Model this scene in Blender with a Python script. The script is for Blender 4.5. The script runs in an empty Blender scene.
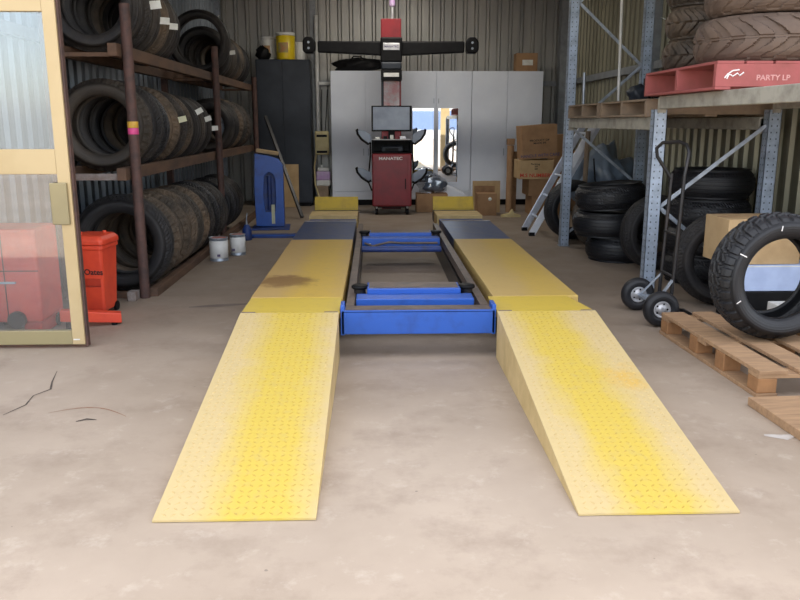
import bpy, math, random
from mathutils import Vector, Matrix, Euler
random.seed(7)
PI = math.pi
C = bpy.context.scene.collection
scn = bpy.context.scene

# ------------------------------------------------------------------ materials
def newmat(name):
    m = bpy.data.materials.new(name); m.use_nodes = True
    nt = m.node_tree
    for n in list(nt.nodes): nt.nodes.remove(n)
    out = nt.nodes.new('ShaderNodeOutputMaterial')
    b = nt.nodes.new('ShaderNodeBsdfPrincipled')
    nt.links.new(b.outputs[0], out.inputs[0])
    return m, nt, b
def N(nt, t, **kw):
    n = nt.nodes.new(t)
    for k, v in kw.items():
        if k in n.inputs: n.inputs[k].default_value = v
        else: setattr(n, k, v)
    return n
def mth(nt, op, a, b=None, c=None):
    n = nt.nodes.new('ShaderNodeMath'); n.operation = op
    for i, v in enumerate((a, b, c)):
        if v is None: continue
        if isinstance(v, (int, float)): n.inputs[i].default_value = v
        else: nt.links.new(v, n.inputs[i])
    return n.outputs[0]
def mix(nt, f, a, b):
    n = nt.nodes.new('ShaderNodeMix'); n.data_type = 'RGBA'
    for s, v in ((n.inputs[0], f), (n.inputs[6], a), (n.inputs[7], b)):
        if isinstance(v, (int, float)): s.default_value = v
        elif isinstance(v, (tuple, list)): s.default_value = (*v[:3], 1)
        else: nt.links.new(v, s)
    return n.outputs[2]
def coords(nt, kind='Object'):
    return nt.nodes.new('ShaderNodeTexCoord').outputs[kind]
def noise(nt, co, scale, detail=4, rough=.55, stretch=None):
    if stretch:
        mp = nt.nodes.new('ShaderNodeMapping'); mp.inputs['Scale'].default_value = stretch
        nt.links.new(co, mp.inputs[0]); co = mp.outputs[0]
    n = N(nt, 'ShaderNodeTexNoise', Scale=scale, Detail=detail, Roughness=rough)
    nt.links.new(co, n.inputs['Vector']); return n.outputs[0]
def ramp(nt, v, lo, hi):
    n = nt.nodes.new('ShaderNodeMapRange'); n.inputs[1].default_value = lo; n.inputs[2].default_value = hi
    nt.links.new(v, n.inputs[0]); return n.outputs[0]
def bump(nt, b, h, strength=.3, dist=.01):
    n = N(nt, 'ShaderNodeBump', Strength=strength, Distance=dist)
    nt.links.new(h, n.inputs['Height']); nt.links.new(n.outputs[0], b.inputs['Normal'])
def setc(nt, b, c):
    if isinstance(c, (tuple, list)): b.inputs['Base Color'].default_value = (*c[:3], 1)
    else: nt.links.new(c, b.inputs['Base Color'])

def worn(name, c1, c2=None, rough=.5, metal=0., scale=9., lo=.42, hi=.68, bmp=.08, stretch=None, world=False, spec=.5):
    """one base colour with a second one showing in noisy worn / dusty patches"""
    m, nt, b = newmat(name)
    if c2 is None: c2 = tuple(v*.72 for v in c1)
    co = coords(nt)
    n1 = noise(nt, co, scale, 6, .6, stretch)
    setc(nt, b, mix(nt, ramp(nt, n1, lo, hi), c1, c2))
    b.inputs['Roughness'].default_value = rough; b.inputs['Metallic'].default_value = metal
    b.inputs['Specular IOR Level'].default_value = spec
    if bmp: bump(nt, b, noise(nt, co, scale*6, 3), bmp, .004)
    return m

M = {}
M['galv'] = worn('galvanised_steel', (.40, .45, .52), (.25, .28, .32), .42, .55, 14)
M['galv_dull'] = worn('dull_beam_paint', (.42, .40, .34), (.27, .25, .21), .6, .1, 10)
M['rust'] = worn('rusty_post', (.105, .055, .045), (.055, .034, .03), .7, .1, 12, bmp=.3)
M['rust_beam'] = worn('rusty_beam', (.135, .075, .045), (.07, .042, .03), .75, .1, 10, bmp=.3, stretch=(1, .3, 1))
M['grey_block'] = worn('grey_rail_end', (.3, .27, .25), (.16, .1, .08), .7)
M['card'] = worn('brown_cardboard', (.36, .215, .115), (.28, .165, .09), .85, 0, 5, spec=.2)
M['card2'] = worn('tan_cardboard', (.50, .35, .19), (.4, .27, .14), .85, 0, 5, spec=.2)
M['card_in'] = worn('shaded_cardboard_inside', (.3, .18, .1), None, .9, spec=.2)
M['blue'] = worn('blue_machine_paint', (.02, .095, .42), (.018, .06, .25), .38, 0, 8, .5, .8)
M['blue_dark'] = worn('dark_blue_paint', (.018, .05, .22), (.03, .04, .1), .5, 0, 8)
M['turn'] = worn('worn_blue_plate', (.045, .075, .19), (.10, .11, .15), .38, .25, 7, .4, .7)
M['red'] = worn('red_machine_paint', (.23, .008, .015), (.17, .007, .013), .35, 0, 5)
M['bin_red'] = worn('orange_red_plastic', (.72, .075, .03), (.6, .05, .025), .4, 0, 5)
M['cab_red'] = worn('red_cabinet_paint', (.62, .05, .03), (.5, .04, .03), .45)
M['black'] = worn('black_plastic', (.006, .006, .007), (.010, .010, .011), .5, spec=.15)
M['black_metal'] = worn('black_tube', (.02, .02, .022), (.035, .03, .03), .35, .3)
M['cabinet_dark'] = worn('charcoal_steel', (.018, .024, .035), (.03, .036, .05), .5, .1, 3)
M['white_board'] = worn('white_laminate', (.74, .78, .86), (.66, .70, .79), .5, 0, 1.2)
M['white'] = worn('white_plastic', (.72, .72, .70), (.6, .6, .57), .5)
M['paper'] = worn('white_paper', (.75, .76, .72), (.6, .6, .55), .8)
M['paper_y'] = worn('yellowed_paper', (.62, .62, .42), (.5, .5, .36), .8)
M['cream'] = worn('cream_plastic', (.60, .50, .25), (.5, .4, .2), .5)
M['yellow'] = worn('yellow_plastic', (.80, .60, .02), (.7, .48, .02), .35)
M['purple'] = worn('purple_plastic', (.50, .32, .58), (.55, .5, .6), .5)
M['pink_tape'] = worn('pink_tape', (.75, .08, .28), None, .5)
M['yel_tape'] = worn('yellow_tape', (.72, .42, .05), None, .5)
M['blk_ink'] = worn('black_ink', (.012, .012, .012), None, .7)
M['red_ink'] = worn('red_ink', (.6, .05, .03), None, .7)
M['vio_ink'] = worn('violet_ink', (.10, .08, .16), None, .7)
M['pink_ink'] = worn('faded_pink_chalk', (.62, .32, .30), None, .8)
M['white_ink'] = worn('white_ink', (.85, .82, .8), None, .7)
M['rim'] = worn('grey_rim', (.55, .55, .56), (.4, .4, .42), .35, .5)
M['alu'] = worn('aluminium', (.62, .66, .74), (.5, .53, .6), .35, .6)
M['lad_white'] = worn('white_ladder_rail', (.75, .78, .84), (.62, .65, .7), .45)
M['wood'] = worn('pallet_wood', (.42, .26, .14), (.28, .17, .095), .8, 0, 6, .35, .7, .25, (1, 6, 6))
M['wood2'] = worn('pallet_wood_block', (.38, .19, .08), (.24, .12, .05), .8, 0, 8, .35, .7, .25)
M['wood_old'] = worn('old_pallet_wood', (.30, .22, .15), (.19, .14, .1), .85, 0, 7, .35, .7, .2)
M['pallet_red'] = worn('red_pallet_paint', (.36, .095, .09), (.28, .08, .07), .75, 0, 8, .4, .7, .2)
M['bag'] = worn('pale_blue_sheet', (.15, .20, .27), (.10, .13, .18), .5, 0, 3)
M['rail'] = worn('brown_steel_channel', (.16, .12, .10), (.09, .075, .07), .5, .4, 9)
M['girt'] = worn('shed_girt', (.30, .32, .34), (.22, .23, .24), .5, .4)
M['door_al'] = worn('bronze_gold_aluminium', (.50, .385, .21), (.44, .33, .17), .42, .2, 2)
M['door_al2'] = worn('olive_bronze_aluminium', (.30, .25, .13), (.24, .2, .11), .42, .2, 2)
M['tin_top'] = worn('paint_smeared_lid', (.5, .1, .08), (.55, .5, .48), .5, .2, 30)
M['blue_box'] = worn('pale_blue_box', (.45, .55, .78), (.38, .47, .7), .6)
M['crate_label'] = worn('grey_label', (.4, .4, .38), (.05, .05, .05), .6, 0, 90)
M['conc_out'] = worn('outside_concrete', (.46, .43, .39), (.38, .36, .33), .9, 0, .8)
M['tub_label'] = worn('tub_label', (.45, .22, .1), (.3, .35, .12), .6, 0, 14)

# corrugated steel
def steelwall(name, c1, c2):
    m, nt, b = newmat(name)
    co = coords(nt)
    n1 = noise(nt, co, 1.3, 5, .6, (3, 3, .35))
    setc(nt, b, mix(nt, ramp(nt, n1, .35, .7), c1, c2))
    b.inputs['Roughness'].default_value = .42; b.inputs['Metallic'].default_value = .45
    return m
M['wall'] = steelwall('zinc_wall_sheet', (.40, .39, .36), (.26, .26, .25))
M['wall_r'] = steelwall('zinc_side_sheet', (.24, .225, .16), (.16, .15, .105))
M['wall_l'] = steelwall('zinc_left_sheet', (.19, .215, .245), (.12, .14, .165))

# concrete floor
def floor_mat():
    m, nt, b = newmat('stained_concrete')
    co = coords(nt)
    a = mix(nt, ramp(nt, noise(nt, co, .55, 6, .62), .32, .68), (.325, .255, .19), (.47, .38, .295))
    a = mix(nt, mth(nt, 'MULTIPLY', ramp(nt, noise(nt, co, 2.3, 8, .7), .5, .72), .6), a, (.23, .17, .125))
    a = mix(nt, mth(nt, 'MULTIPLY', ramp(nt, noise(nt, co, 7, 8, .7), .56, .72), .6), a, (.52, .44, .36))
    # dark little oil specks
    v = N(nt, 'ShaderNodeTexVoronoi', Scale=5.5); nt.links.new(co, v.inputs['Vector'])
    sp = mth(nt, 'LESS_THAN', mth(nt, 'ADD', v.outputs['Distance'], mth(nt, 'MULTIPLY', noise(nt, co, 30, 3), .12)), .085)
    a = mix(nt, mth(nt, 'MULTIPLY', sp, .55), a, (.12, .10, .085))
    # daylight falloff put into the colour: floor darkens inward from the opening
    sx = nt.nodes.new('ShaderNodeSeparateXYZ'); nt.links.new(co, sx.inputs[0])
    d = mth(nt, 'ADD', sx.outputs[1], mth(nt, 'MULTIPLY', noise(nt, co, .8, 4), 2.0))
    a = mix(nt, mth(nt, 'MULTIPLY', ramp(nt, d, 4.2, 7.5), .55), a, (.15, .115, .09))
    setc(nt, b, a)
    r = ramp(nt, noise(nt, co, 3, 4), .3, .7)
    rr = mth(nt, 'ADD', mth(nt, 'MULTIPLY', r, .18), .55); nt.links.new(rr, b.inputs['Roughness'])
    bump(nt, b, noise(nt, co, 60, 5, .7), .18, .004)
    return m
M['floor'] = floor_mat()

# yellow painted steel: strong in a wheel-free band, rubbed pale elsewhere. x0 = band centre in object x
def yellow_mat(name, x0, w, slope, strong, pale, amt=1., rust=None, lugs=False):
    m, nt, b = newmat(name)
    co = coords(nt)
    s = nt.nodes.new('ShaderNodeSeparateXYZ'); nt.links.new(co, s.inputs[0])
    d = mth(nt, 'ABSOLUTE', mth(nt, 'SUBTRACT', s.outputs[0], mth(nt, 'ADD', mth(nt, 'MULTIPLY', s.outputs[1], slope), x0)))
    d = mth(nt, 'ADD', d, mth(nt, 'MULTIPLY', mth(nt, 'SUBTRACT', noise(nt, co, 5, 6, .65), .5), .22))
    k = mth(nt, 'MULTIPLY', mth(nt, 'SUBTRACT', 1.0, ramp(nt, d, w*.35, w)), amt)
    a = mix(nt, k, pale, strong)
    a = mix(nt, mth(nt, 'MULTIPLY', ramp(nt, noise(nt, co, 22, 6, .7), .5, .75), .45), a, tuple(v*.8 for v in pale))
    if rust:
        for (rx, ry, rr_, col) in rust:
            q = nt.nodes.new('ShaderNodeVectorMath'); q.operation = 'DISTANCE'
            nt.links.new(co, q.inputs[0]); q.inputs[1].default_value = (rx, ry, .29)
            dd = mth(nt, 'ADD', q.outputs['Value'], mth(nt, 'MULTIPLY', mth(nt, 'SUBTRACT', noise(nt, co, 9, 6, .7), .5), .35))
            kk = mth(nt, 'MULTIPLY', mth(nt, 'SUBTRACT', 1.0, ramp(nt, dd, rr_*.55, rr_)), .7)
            a = mix(nt, kk, a, col)
    setc(nt, b, a)
    b.inputs['Roughness'].default_value = .5; b.inputs['Specular IOR Level'].default_value = .35
    bump(nt, b, noise(nt, co, 90, 3), .15, .002)
    return m
STR = (.58, .43, .075); PAL = (.56, .43, .21)
M['ramp_l'] = yellow_mat('yellow_ramp_paint_left', .08, .25, -.02, STR, PAL, 1.)
M['ramp_r'] = yellow_mat('yellow_ramp_paint_right', .02, .22, -.04, STR, PAL, 1., rust=[(.20, 1.07, .2, (.62, .38, .06))])
M['ramp_l_lug'] = yellow_mat('left_ramp_lug_paint', .08, .25, -.02, (.45, .30, .045), (.50, .36, .15), 1.)
M['ramp_r_lug'] = yellow_mat('right_ramp_lug_paint', .02, .22, -.04, (.45, .30, .045), (.50, .36, .15), 1.)
M['hinge'] = yellow_mat('yellow_hinge_plate_paint', 0., .5, 0, (.60, .43, .055), (.52, .38, .12), .9)
M['run_l'] = yellow_mat('yellow_runway_paint_left', .10, .24, 0, (.58, .38, .06), (.50, .33, .12), .9, rust=[(-.13, .55, .26, (.15, .065, .022))])
M['run_r'] = yellow_mat('yellow_runway_paint_right', .12, .2, 0, (.56, .38, .07), (.52, .36, .13), .7)
M['stop_y'] = worn('yellow_stop_paint', (.60, .42, .05), (.48, .33, .06), .5, 0, 9)
M['skirt'] = worn('worn_cream_side_panel', (.58, .43, .2), (.46, .33, .14), .6, 0, 6)

def rubber(name, c_black, c_dust, lo, hi, spec=.35, rough=.6):
    m, nt, b = newmat(name)
    co = coords(nt)
    oi = nt.nodes.new('ShaderNodeObjectInfo')
    n1 = noise(nt, co, 4, 6, .65)
    k = mth(nt, 'MULTIPLY', ramp(nt, n1, lo, hi), mth(nt, 'ADD', mth(nt, 'MULTIPLY', oi.outputs['Random'], .8), .2))
    a = mix(nt, k, c_black, c_dust)
    setc(nt, b, a)
    b.inputs['Roughness'].default_value = rough; b.inputs['Specular IOR Level'].default_value = spec
    # rings moulded in the sidewall and fine tread texture
    s = nt.nodes.new('ShaderNodeSeparateXYZ'); nt.links.new(co, s.inputs[0])
    r = mth(nt, 'SQRT', mth(nt, 'ADD', mth(nt, 'POWER', s.outputs[0], 2.), mth(nt, 'POWER', s.outputs[2], 2.)))
    rings = mth(nt, 'SINE', mth(nt, 'MULTIPLY', r, 420.))
    h = mth(nt, 'ADD', mth(nt, 'MULTIPLY', rings, .25), noise(nt, co, 60, 3))
    bump(nt, b, h, .35, .004)
    return m
M['rub'] = rubber('tyre_rubber', (.014, .014, .016), (.10, .082, .066), .35, .8)
M['rub_dust'] = rubber('dusty_tyre_rubber', (.034, .030, .026), (.19, .135, .09), .3, .7)
M['rub_new'] = rubber('black_tyre_rubber', (.009, .0095, .012), (.03, .03, .034), .4, .8, .5, .5)
M['rub_mud'] = rubber('mud_tyre_rubber', (.10, .072, .058), (.17, .12, .09), .3, .7, .3, .65)

def upright_mat():
    m, nt, b = newmat('punched_galvanised_upright')
    co = coords(nt)
    s = nt.nodes.new('ShaderNodeSeparateXYZ'); nt.links.new(co, s.inputs[0])
    fz = mth(nt, 'ABSOLUTE', mth(nt, 'SUBTRACT', mth(nt, 'FRACT', mth(nt, 'MULTIPLY', s.outputs[2], 20.)), .5))
    ax = mth(nt, 'ABSOLUTE', mth(nt, 'SUBTRACT', mth(nt, 'ABSOLUTE', s.outputs[0]), .022))
    ay = mth(nt, 'ABSOLUTE', mth(nt, 'SUBTRACT', mth(nt, 'ABSOLUTE', s.outputs[1]), .018))
    hx = mth(nt, 'MULTIPLY', mth(nt, 'LESS_THAN', fz, .12), mth(nt, 'LESS_THAN', ax, .005))
    hy = mth(nt, 'MULTIPLY', mth(nt, 'LESS_THAN', fz, .12), mth(nt, 'LESS_THAN', ay, .005))
    k = mth(nt, 'MAXIMUM', hx, hy)
    base = mix(nt, ramp(nt, noise(nt, co, 14, 5), .35, .7), (.42, .50, .62), (.26, .31, .38))
    setc(nt, b, mix(nt, k, base, (.08, .09, .11)))
    b.inputs['Metallic'].default_value = .4; b.inputs['Roughness'].default_value = .42
    return m
M['upright'] = upright_mat()

def glass_mat(name, refl, tint=(.9, .95, .97)):
    m = bpy.data.materials.new(name); m.use_nodes = True
    nt = m.node_tree
    for n in list(nt.nodes): nt.nodes.remove(n)
    o = nt.nodes.new('ShaderNodeOutputMaterial'); mx = nt.nodes.new('ShaderNodeMixShader')
    t = N(nt, 'ShaderNodeBsdfTransparent'); t.inputs[0].default_value = (*tint, 1)
    g = N(nt, 'ShaderNodeBsdfGlossy', Roughness=.02)
    g.inputs[0].default_value = (.95, .97, 1, 1)
    mx.inputs[0].default_value = refl
    nt.links.new(t.outputs[0], mx.inputs[1]); nt.links.new(g.outputs[0], mx.inputs[2]); nt.links.new(mx.outputs[0], o.inputs[0])
    return m
M['glass'] = glass_mat('door_glass', .13)
M['wrap'] = glass_mat('clear_plastic_wrap', .16, (.85, .86, .88))
def mirror_mat():
    m, nt, b = newmat('mirror'); b.inputs['Base Color'].default_value = (.85, .88, .9, 1)
    b.inputs['Metallic'].default_value = 1; b.inputs['Roughness'].default_value = .015
    return m
M['mirror'] = mirror_mat()
def screen_mat():
    m, nt, b = newmat('dusty_grey_screen')
    co = coords(nt)
    setc(nt, b, mix(nt, ramp(nt, noise(nt, co, 5, 5), .35, .7), (.25, .30, .38), (.17, .2, .27)))
    b.inputs['Roughness'].default_value = .3
    return m
M['screen'] = screen_mat()
def pinkpanel():
    m, nt, b = newmat('flaked_pink_panel')
    co = coords(nt)
    setc(nt, b, mix(nt, ramp(nt, noise(nt, co, 9, 6, .7), .35, .62), (.72, .30, .32), (.80, .70, .72)))
    b.inputs['Roughness'].default_value = .35
    return m
M['pink'] = pinkpanel()
def emit(name, col, s):
    m, nt, b = newmat(name); b.inputs['Base Color'].default_value = (*col, 1)
    b.inputs['Emission Color'].default_value = (*col, 1); b.inputs['Emission Strength'].default_value = s
    return m
M['tube'] = emit('fill_tube', (1, .96, .88), 3.)  # emissive tube for the added fill fixtures

# ------------------------------------------------------------------ mesh helpers
class MB:
    def __init__(s): s.v = []; s.f = []; s.m = []; s.sm = []; s.mi = 0; s.T = None
    def _add(s, vs, fs, smooth=False):
        o = len(s.v)
        for p in vs:
            p = Vector(p)
            if s.T is not None: p = s.T @ p
            s.v.append(tuple(p))
        for f in fs:
            s.f.append(tuple(i+o for i in f)); s.m.append(s.mi); s.sm.append(smooth)
        return s
    def box(s, x0, x1, y0, y1, z0, z1):
        vs = [(x, y, z) for z in (z0, z1) for y in (y0, y1) for x in (x0, x1)]
        return s._add(vs, [(0, 2, 3, 1), (4, 5, 7, 6), (0, 1, 5, 4), (1, 3, 7, 5), (3, 2, 6, 7), (2, 0, 4, 6)])
    def bar(s, p0, p1, w, h, up=(0, 0, 1)):
        p0 = Vector(p0); p1 = Vector(p1); d = (p1-p0).normalized(); u = Vector(up)
        a = d.cross(u)
        if a.length < 1e-4: a = d.cross(Vector((1, 0, 0)))
        a.normalize(); u = a.cross(d).normalized()
        vs = []
        for p in (p0, p1):
            for (i, j) in ((-1, -1), (1, -1), (1, 1), (-1, 1)): vs.append(p + a*(w/2*i) + u*(h/2*j))
        return s._add(vs, [(0, 3, 2, 1), (4, 5, 6, 7), (0, 1, 5, 4), (1, 2, 6, 5), (2, 3, 7, 6), (3, 0, 4, 7)])
    def tube(s, pts, r, n=10, cap=True, close=False):
        pts = [Vector(p) for p in pts]; rings = []
        prev = None
        for i, p in enumerate(pts):
            a = pts[i-1] if i > 0 else p; b = pts[i+1] if i < len(pts)-1 else p
            d = (b-a).normalized()
            if prev is None:
                x = d.cross(Vector((0, 0, 1)))
                if x.length < 1e-3: x = d.cross(Vector((1, 0, 0)))
            else: x = prev - d*prev.dot(d)
            x.normalize(); prev = x; y = d.cross(x)
            rr = r[i] if isinstance(r, (list, tuple)) else r
            rings.append([p + x*(rr*math.cos(2*PI*k/n)) + y*(rr*math.sin(2*PI*k/n)) for k in range(n)])
        vs = [q for g in rings for q in g]; fs = []
        for i in range(len(pts)-1):
            for k in range(n):
                a = i*n+k; b = i*n+(k+1) % n; fs.append((a, b, b+n, a+n))
        s._add(vs, fs, True)
        if cap:
            s._add(rings[0], [tuple(range(n))[::-1]]); s._add(rings[-1], [tuple(range(n))])
        return s
    def lathe(s, prof, c=(0, 0, 0), axis='z', n=24, smooth=True, closed=False):
        vs = []
        for (r, t) in prof:
            for k in range(n):
                a = 2*PI*k/n; x = r*math.cos(a); y = r*math.sin(a)
                p = {'z': (x, y, t), 'y': (x, t, y), 'x': (t, x, y)}[axis]
                vs.append((p[0]+c[0], p[1]+c[1], p[2]+c[2]))
        fs = []; L = len(prof)
        for i in range(L if closed else L-1):
            j = (i+1) % L
            for k in range(n):
                k2 = (k+1) % n; fs.append((i*n+k, i*n+k2, j*n+k2, j*n+k))
        return s._add(vs, fs, smooth)
    def cyl(s, c, r, h, axis='z', n=24, r2=None, bev=0):
        r2 = r if r2 is None else r2
        e = min(bev, h/3)
        prof = [(0.0001, 0), (r-e, 0), (r, e), (r2, h-e), (r2-e, h), (0.0001, h)] if e else [(0.0001, 0), (r, 0), (r2, h), (0.0001, h)]
        s.lathe(prof, c, axis, n, False); return s
    def prism(s, poly, axis, a0, a1):
        n = len(poly); vs = []
        for t in (a0, a1):
            for (p, q) in poly:
                vs.append({'x': (t, p, q), 'y': (p, t, q), 'z': (p, q, t)}[axis])
        fs = [tuple(range(n)), tuple(range(2*n-1, n-1, -1))]
        for i in range(n): fs.append((i, i+n, (i+1) % n+n, (i+1) % n))
        return s._add(vs, fs)
    def build(s, name, mats, parent=None, bevel=0, seg=2, loc=None, shade=False):
        me = bpy.data.meshes.new(name); me.from_pydata(s.v, [], s.f)
        if not isinstance(mats, (list, tuple)): mats = [mats]
        for m in mats: me.materials.append(M[m] if isinstance(m, str) else m)
        for p, mi, sm in zip(me.polygons, s.m, s.sm): p.material_index = mi; p.use_smooth = sm or shade
        import bmesh
        bm = bmesh.new(); bm.from_mesh(me); bmesh.ops.recalc_face_normals(bm, faces=bm.faces); bm.to_mesh(me); bm.free()
        o = bpy.data.objects.new(name, me); C.objects.link(o)
        if parent: o.parent = parent
        if loc: o.location = loc
        if bevel:
            b = o.modifiers.new('bevel', 'BEVEL'); b.width = bevel; b.segments = seg; b.limit_method = 'ANGLE'; b.angle_limit = .6
        return o
def tag(o, label, cat, group=None, kind=None):
    if label: o['label'] = label
    if cat: o['category'] = cat
    if group: o['group'] = group
    if kind: o['kind'] = kind
    return o
def empty(name, label, cat, loc=(0, 0, 0), rz=0, group=None):
    o = bpy.data.objects.new(name, None); C.objects.link(o); o.location = loc; o.rotation_euler = (0, 0, rz)
    o.empty_display_size = .1
    return tag(o, label, cat, group)
def struct(o): o['kind'] = 'structure'; return o
def copy_tree(o, parent=None):
    c = o.copy(); C.objects.link(c); c.parent = parent
    for ch in list(o.children): copy_tree(ch, c)
    return c
def text(name, s, size, mat, parent, loc, rot, depth=.0012, sx=1.):
    cu = bpy.data.curves.new(name, 'FONT'); cu.body = s; cu.size = size; cu.extrude = depth; cu.offset = size*.022; cu.align_x = 'CENTER'; cu.align_y = 'CENTER'
    tmp = bpy.data.objects.new(name+'_t', cu); C.objects.link(tmp)
    bpy.context.view_layer.update()
    me = bpy.data.meshes.new_from_object(tmp.evaluated_get(bpy.context.evaluated_depsgraph_get()))
    bpy.data.objects.remove(tmp); me.materials.clear(); me.materials.append(M[mat])
    o = bpy.data.objects.new(name, me); C.objects.link(o); o.parent = parent; o.location = loc; o.rotation_euler = rot; o.scale = (sx, 1, 1)
    return o

# ------------------------------------------------------------------ shell
WL, WR, WB, YF, ZR = -2.75, 3.45, 14.5, 4.75, 3.9
fl = struct(MB().box(-14, 14, -60, 14.7, -.2, 0).build('floor', 'floor'))
# crack and rust marks in the slab
def ribbon(pts, w, z=.0012):
    mb = MB(); n = len(pts); L = []; Rr = []
    for i, p in enumerate(pts):
        a = Vector(pts[max(i-1, 0)]); b = Vector(pts[min(i+1, n-1)]); d = (b-a).normalized(); q = Vector((-d.y, d.x))
        ww = w[i] if isinstance(w, list) else w
        L.append((p[0]+q.x*ww/2, p[1]+q.y*ww/2, z)); Rr.append((p[0]-q.x*ww/2, p[1]-q.y*ww/2, z))
    vs = L+Rr; mb._add(vs, [(i, i+1, n+i+1, n+i) for i in range(n-1)]); return mb
M['crackm'] = worn('crack_shadow', (.05, .038, .03), (.12, .09, .07), .9)
M['rustmark'] = worn('rust_mark', (.26, .13, .075), (.3, .2, .14), .9, 0, 25)
M['whitemark'] = worn('pale_paint_mark', (.52, .48, .44), (.4, .35, .3), .9, 0, 15)
M['oil'] = worn('oil_stain', (.16, .125, .105), (.2, .16, .13), .7, 0, 9)
ribbon([(-1.83, 3.7), (-1.78, 3.84), (-1.80, 3.98), (-1.75, 4.08), (-1.79, 4.2), (-1.84, 4.4)], [.004, .010, .007, .012, .009, .003]).build('crack', 'crackm', fl)
ribbon([(-1.62+.40*t, 3.72+.10*math.sin(PI*t)-.06*t) for t in [i/12 for i in range(13)]], [.003+.008*math.sin(PI*i/12) for i in range(13)]).build('rust_mark', 'rustmark', fl)
ribbon([(-1.44, 3.60), (-1.40, 3.63), (-1.35, 3.62)], [.01, .022, .006], .0016).build('oil_spot', 'crackm', fl)
ribbon([(-1.45+1.1*t, 6.0+.25*t) for t in [i/10 for i in range(11)]], [.02, .07, .09, .08, .03, .02, .025, .02, .03, .02, .01], .0011).build('oil_spot', 'oil', fl)
ribbon([(1.78, 3.33), (1.86, 3.30), (1.94, 3.33)], [.02, .06, .015], .0012).build('paint_mark', 'whitemark', fl)

def corrugated(length, z0, z1, pitch, h, along):
    """trapezoid-rib cladding profile extruded in z; returns list of (u, d)"""
    prof = []; u = 0
    while u < length:
        for du, d in ((0, 0), (.60, 0), (.70, h), (.90, h), (1.0, 0)):
            uu = u+du*pitch
            prof.append((min(uu, length), d))
        u += pitch
    return prof
def wall(name, mat, fn, length, z0, z1, pitch=.2, h=.032, th=.05):
    prof = corrugated(length, z0, z1, pitch, h, 0); mb = MB(); vs = []; n = len(prof)
    for z in (z0, z1):
        for (u, d) in prof: vs.append(fn(u, d, z))
    for z in (z0, z1):
        for (u, d) in prof: vs.append(fn(u, -th, z))
    fs = []
    for i in range(n-1):
        fs.append((i, i+1, n+i+1, n+i)); fs.append((2*n+i, 3*n+i, 3*n+i+1, 2*n+i+1))
        fs.append((n+i, n+i+1, 3*n+i+1, 3*n+i)); fs.append((i, 2*n+i, 2*n+i+1, i+1))
    mb._add(vs, fs); return struct(mb.build(name, mat))
wb = wall('wall_back', 'wall', lambda u, d, z: (WL+u, WB-d, z), WR-WL, 0, ZR)
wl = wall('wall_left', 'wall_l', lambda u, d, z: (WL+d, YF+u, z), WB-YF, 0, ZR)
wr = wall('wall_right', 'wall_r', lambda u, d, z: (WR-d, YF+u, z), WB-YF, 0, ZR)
MB().box(WL, WR, WB-.10, WB-.034, 2.04, 2.12).build('girt', 'girt', wb)
MB().box(-1.10, -1.0, WB-.12, WB-.034, 0, ZR).build('wall_post', 'girt', wb)
MB().box(WR-.10, WR-.034, YF, WB, 2.03, 2.12).build('girt', 'girt', wr)
MB().box(WR-.14, WR-.034, 9.7, 9.8, 0, ZR).build('wall_post', 'girt', wr)
MB().box(WL+.034, WL+.12, 14.28, 14.4, 0, ZR).build('wall_post', 'galv', wl)
MB().box(WL+.034, WL+.10, YF, WB, 2.03, 2.12).build('girt', 'girt', wl)
MB().box(WR-.2, WR-.05, 14.2, 14.4, 0, ZR).build('wall_post', 'girt', wb)
mb = MB().box(WL-.1, WR+.1, YF-.1, WB+.1, ZR, ZR+.06)
roof = struct(mb.build('ceiling', 'wall'))
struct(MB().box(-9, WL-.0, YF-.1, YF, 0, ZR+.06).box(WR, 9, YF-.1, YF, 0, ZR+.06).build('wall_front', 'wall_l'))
struct(MB().box(WL, WR, YF-.1, YF, 3.35, ZR).build('trim_1', 'girt'))

# ------------------------------------------------------------------ glazed door leaf (left of opening)
DX0, DX1, DY = -2.74, -1.845, 4.90
door = empty('door_1', None, None, (0, 0, 0)); door['kind'] = 'structure'
mb = MB(); w = .078
mb.box(DX1-w, DX1, DY-.025, DY+.025, .025, 2.32).box(DX0, DX0+w, DY-.025, DY+.025, .025, 2.32)
mb.box(DX0+w, DX1-w, DY-.022, DY+.022, 1.095, 1.245).box(DX0+w, DX1-w, DY-.022, DY+.022, 2.03, 2.32)
mb.build('door_frame', 'door_al', door, .004)
MB().box(DX0+w, DX1-w, DY-.024, DY+.024, .025, .115).build('bottom_rail', 'door_al2', door, .004)
MB().box(DX0+w, DX1-w, DY-.004, DY+.004, .115, 1.095).build('pane', 'glass', door)
MB().box(DX0+w, DX1-w, DY-.004, DY+.004, 1.245, 2.03).build('pane', 'glass', door)
MB().box(DX1-.125, DX1-.02, DY-.043, DY-.026, .79, 1.045).build('lock_plate', 'door_al2', door, .006)
MB().box(DX1+.001, DX1+.014, DY-.01, DY+.03, .01, 2.3).build('seal_strip', 'rust', door)
MB().box(DX1-.07, DX1-.03, DY-.028, DY-.0245, .055, .062).build('sticker', 'white', door)

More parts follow.
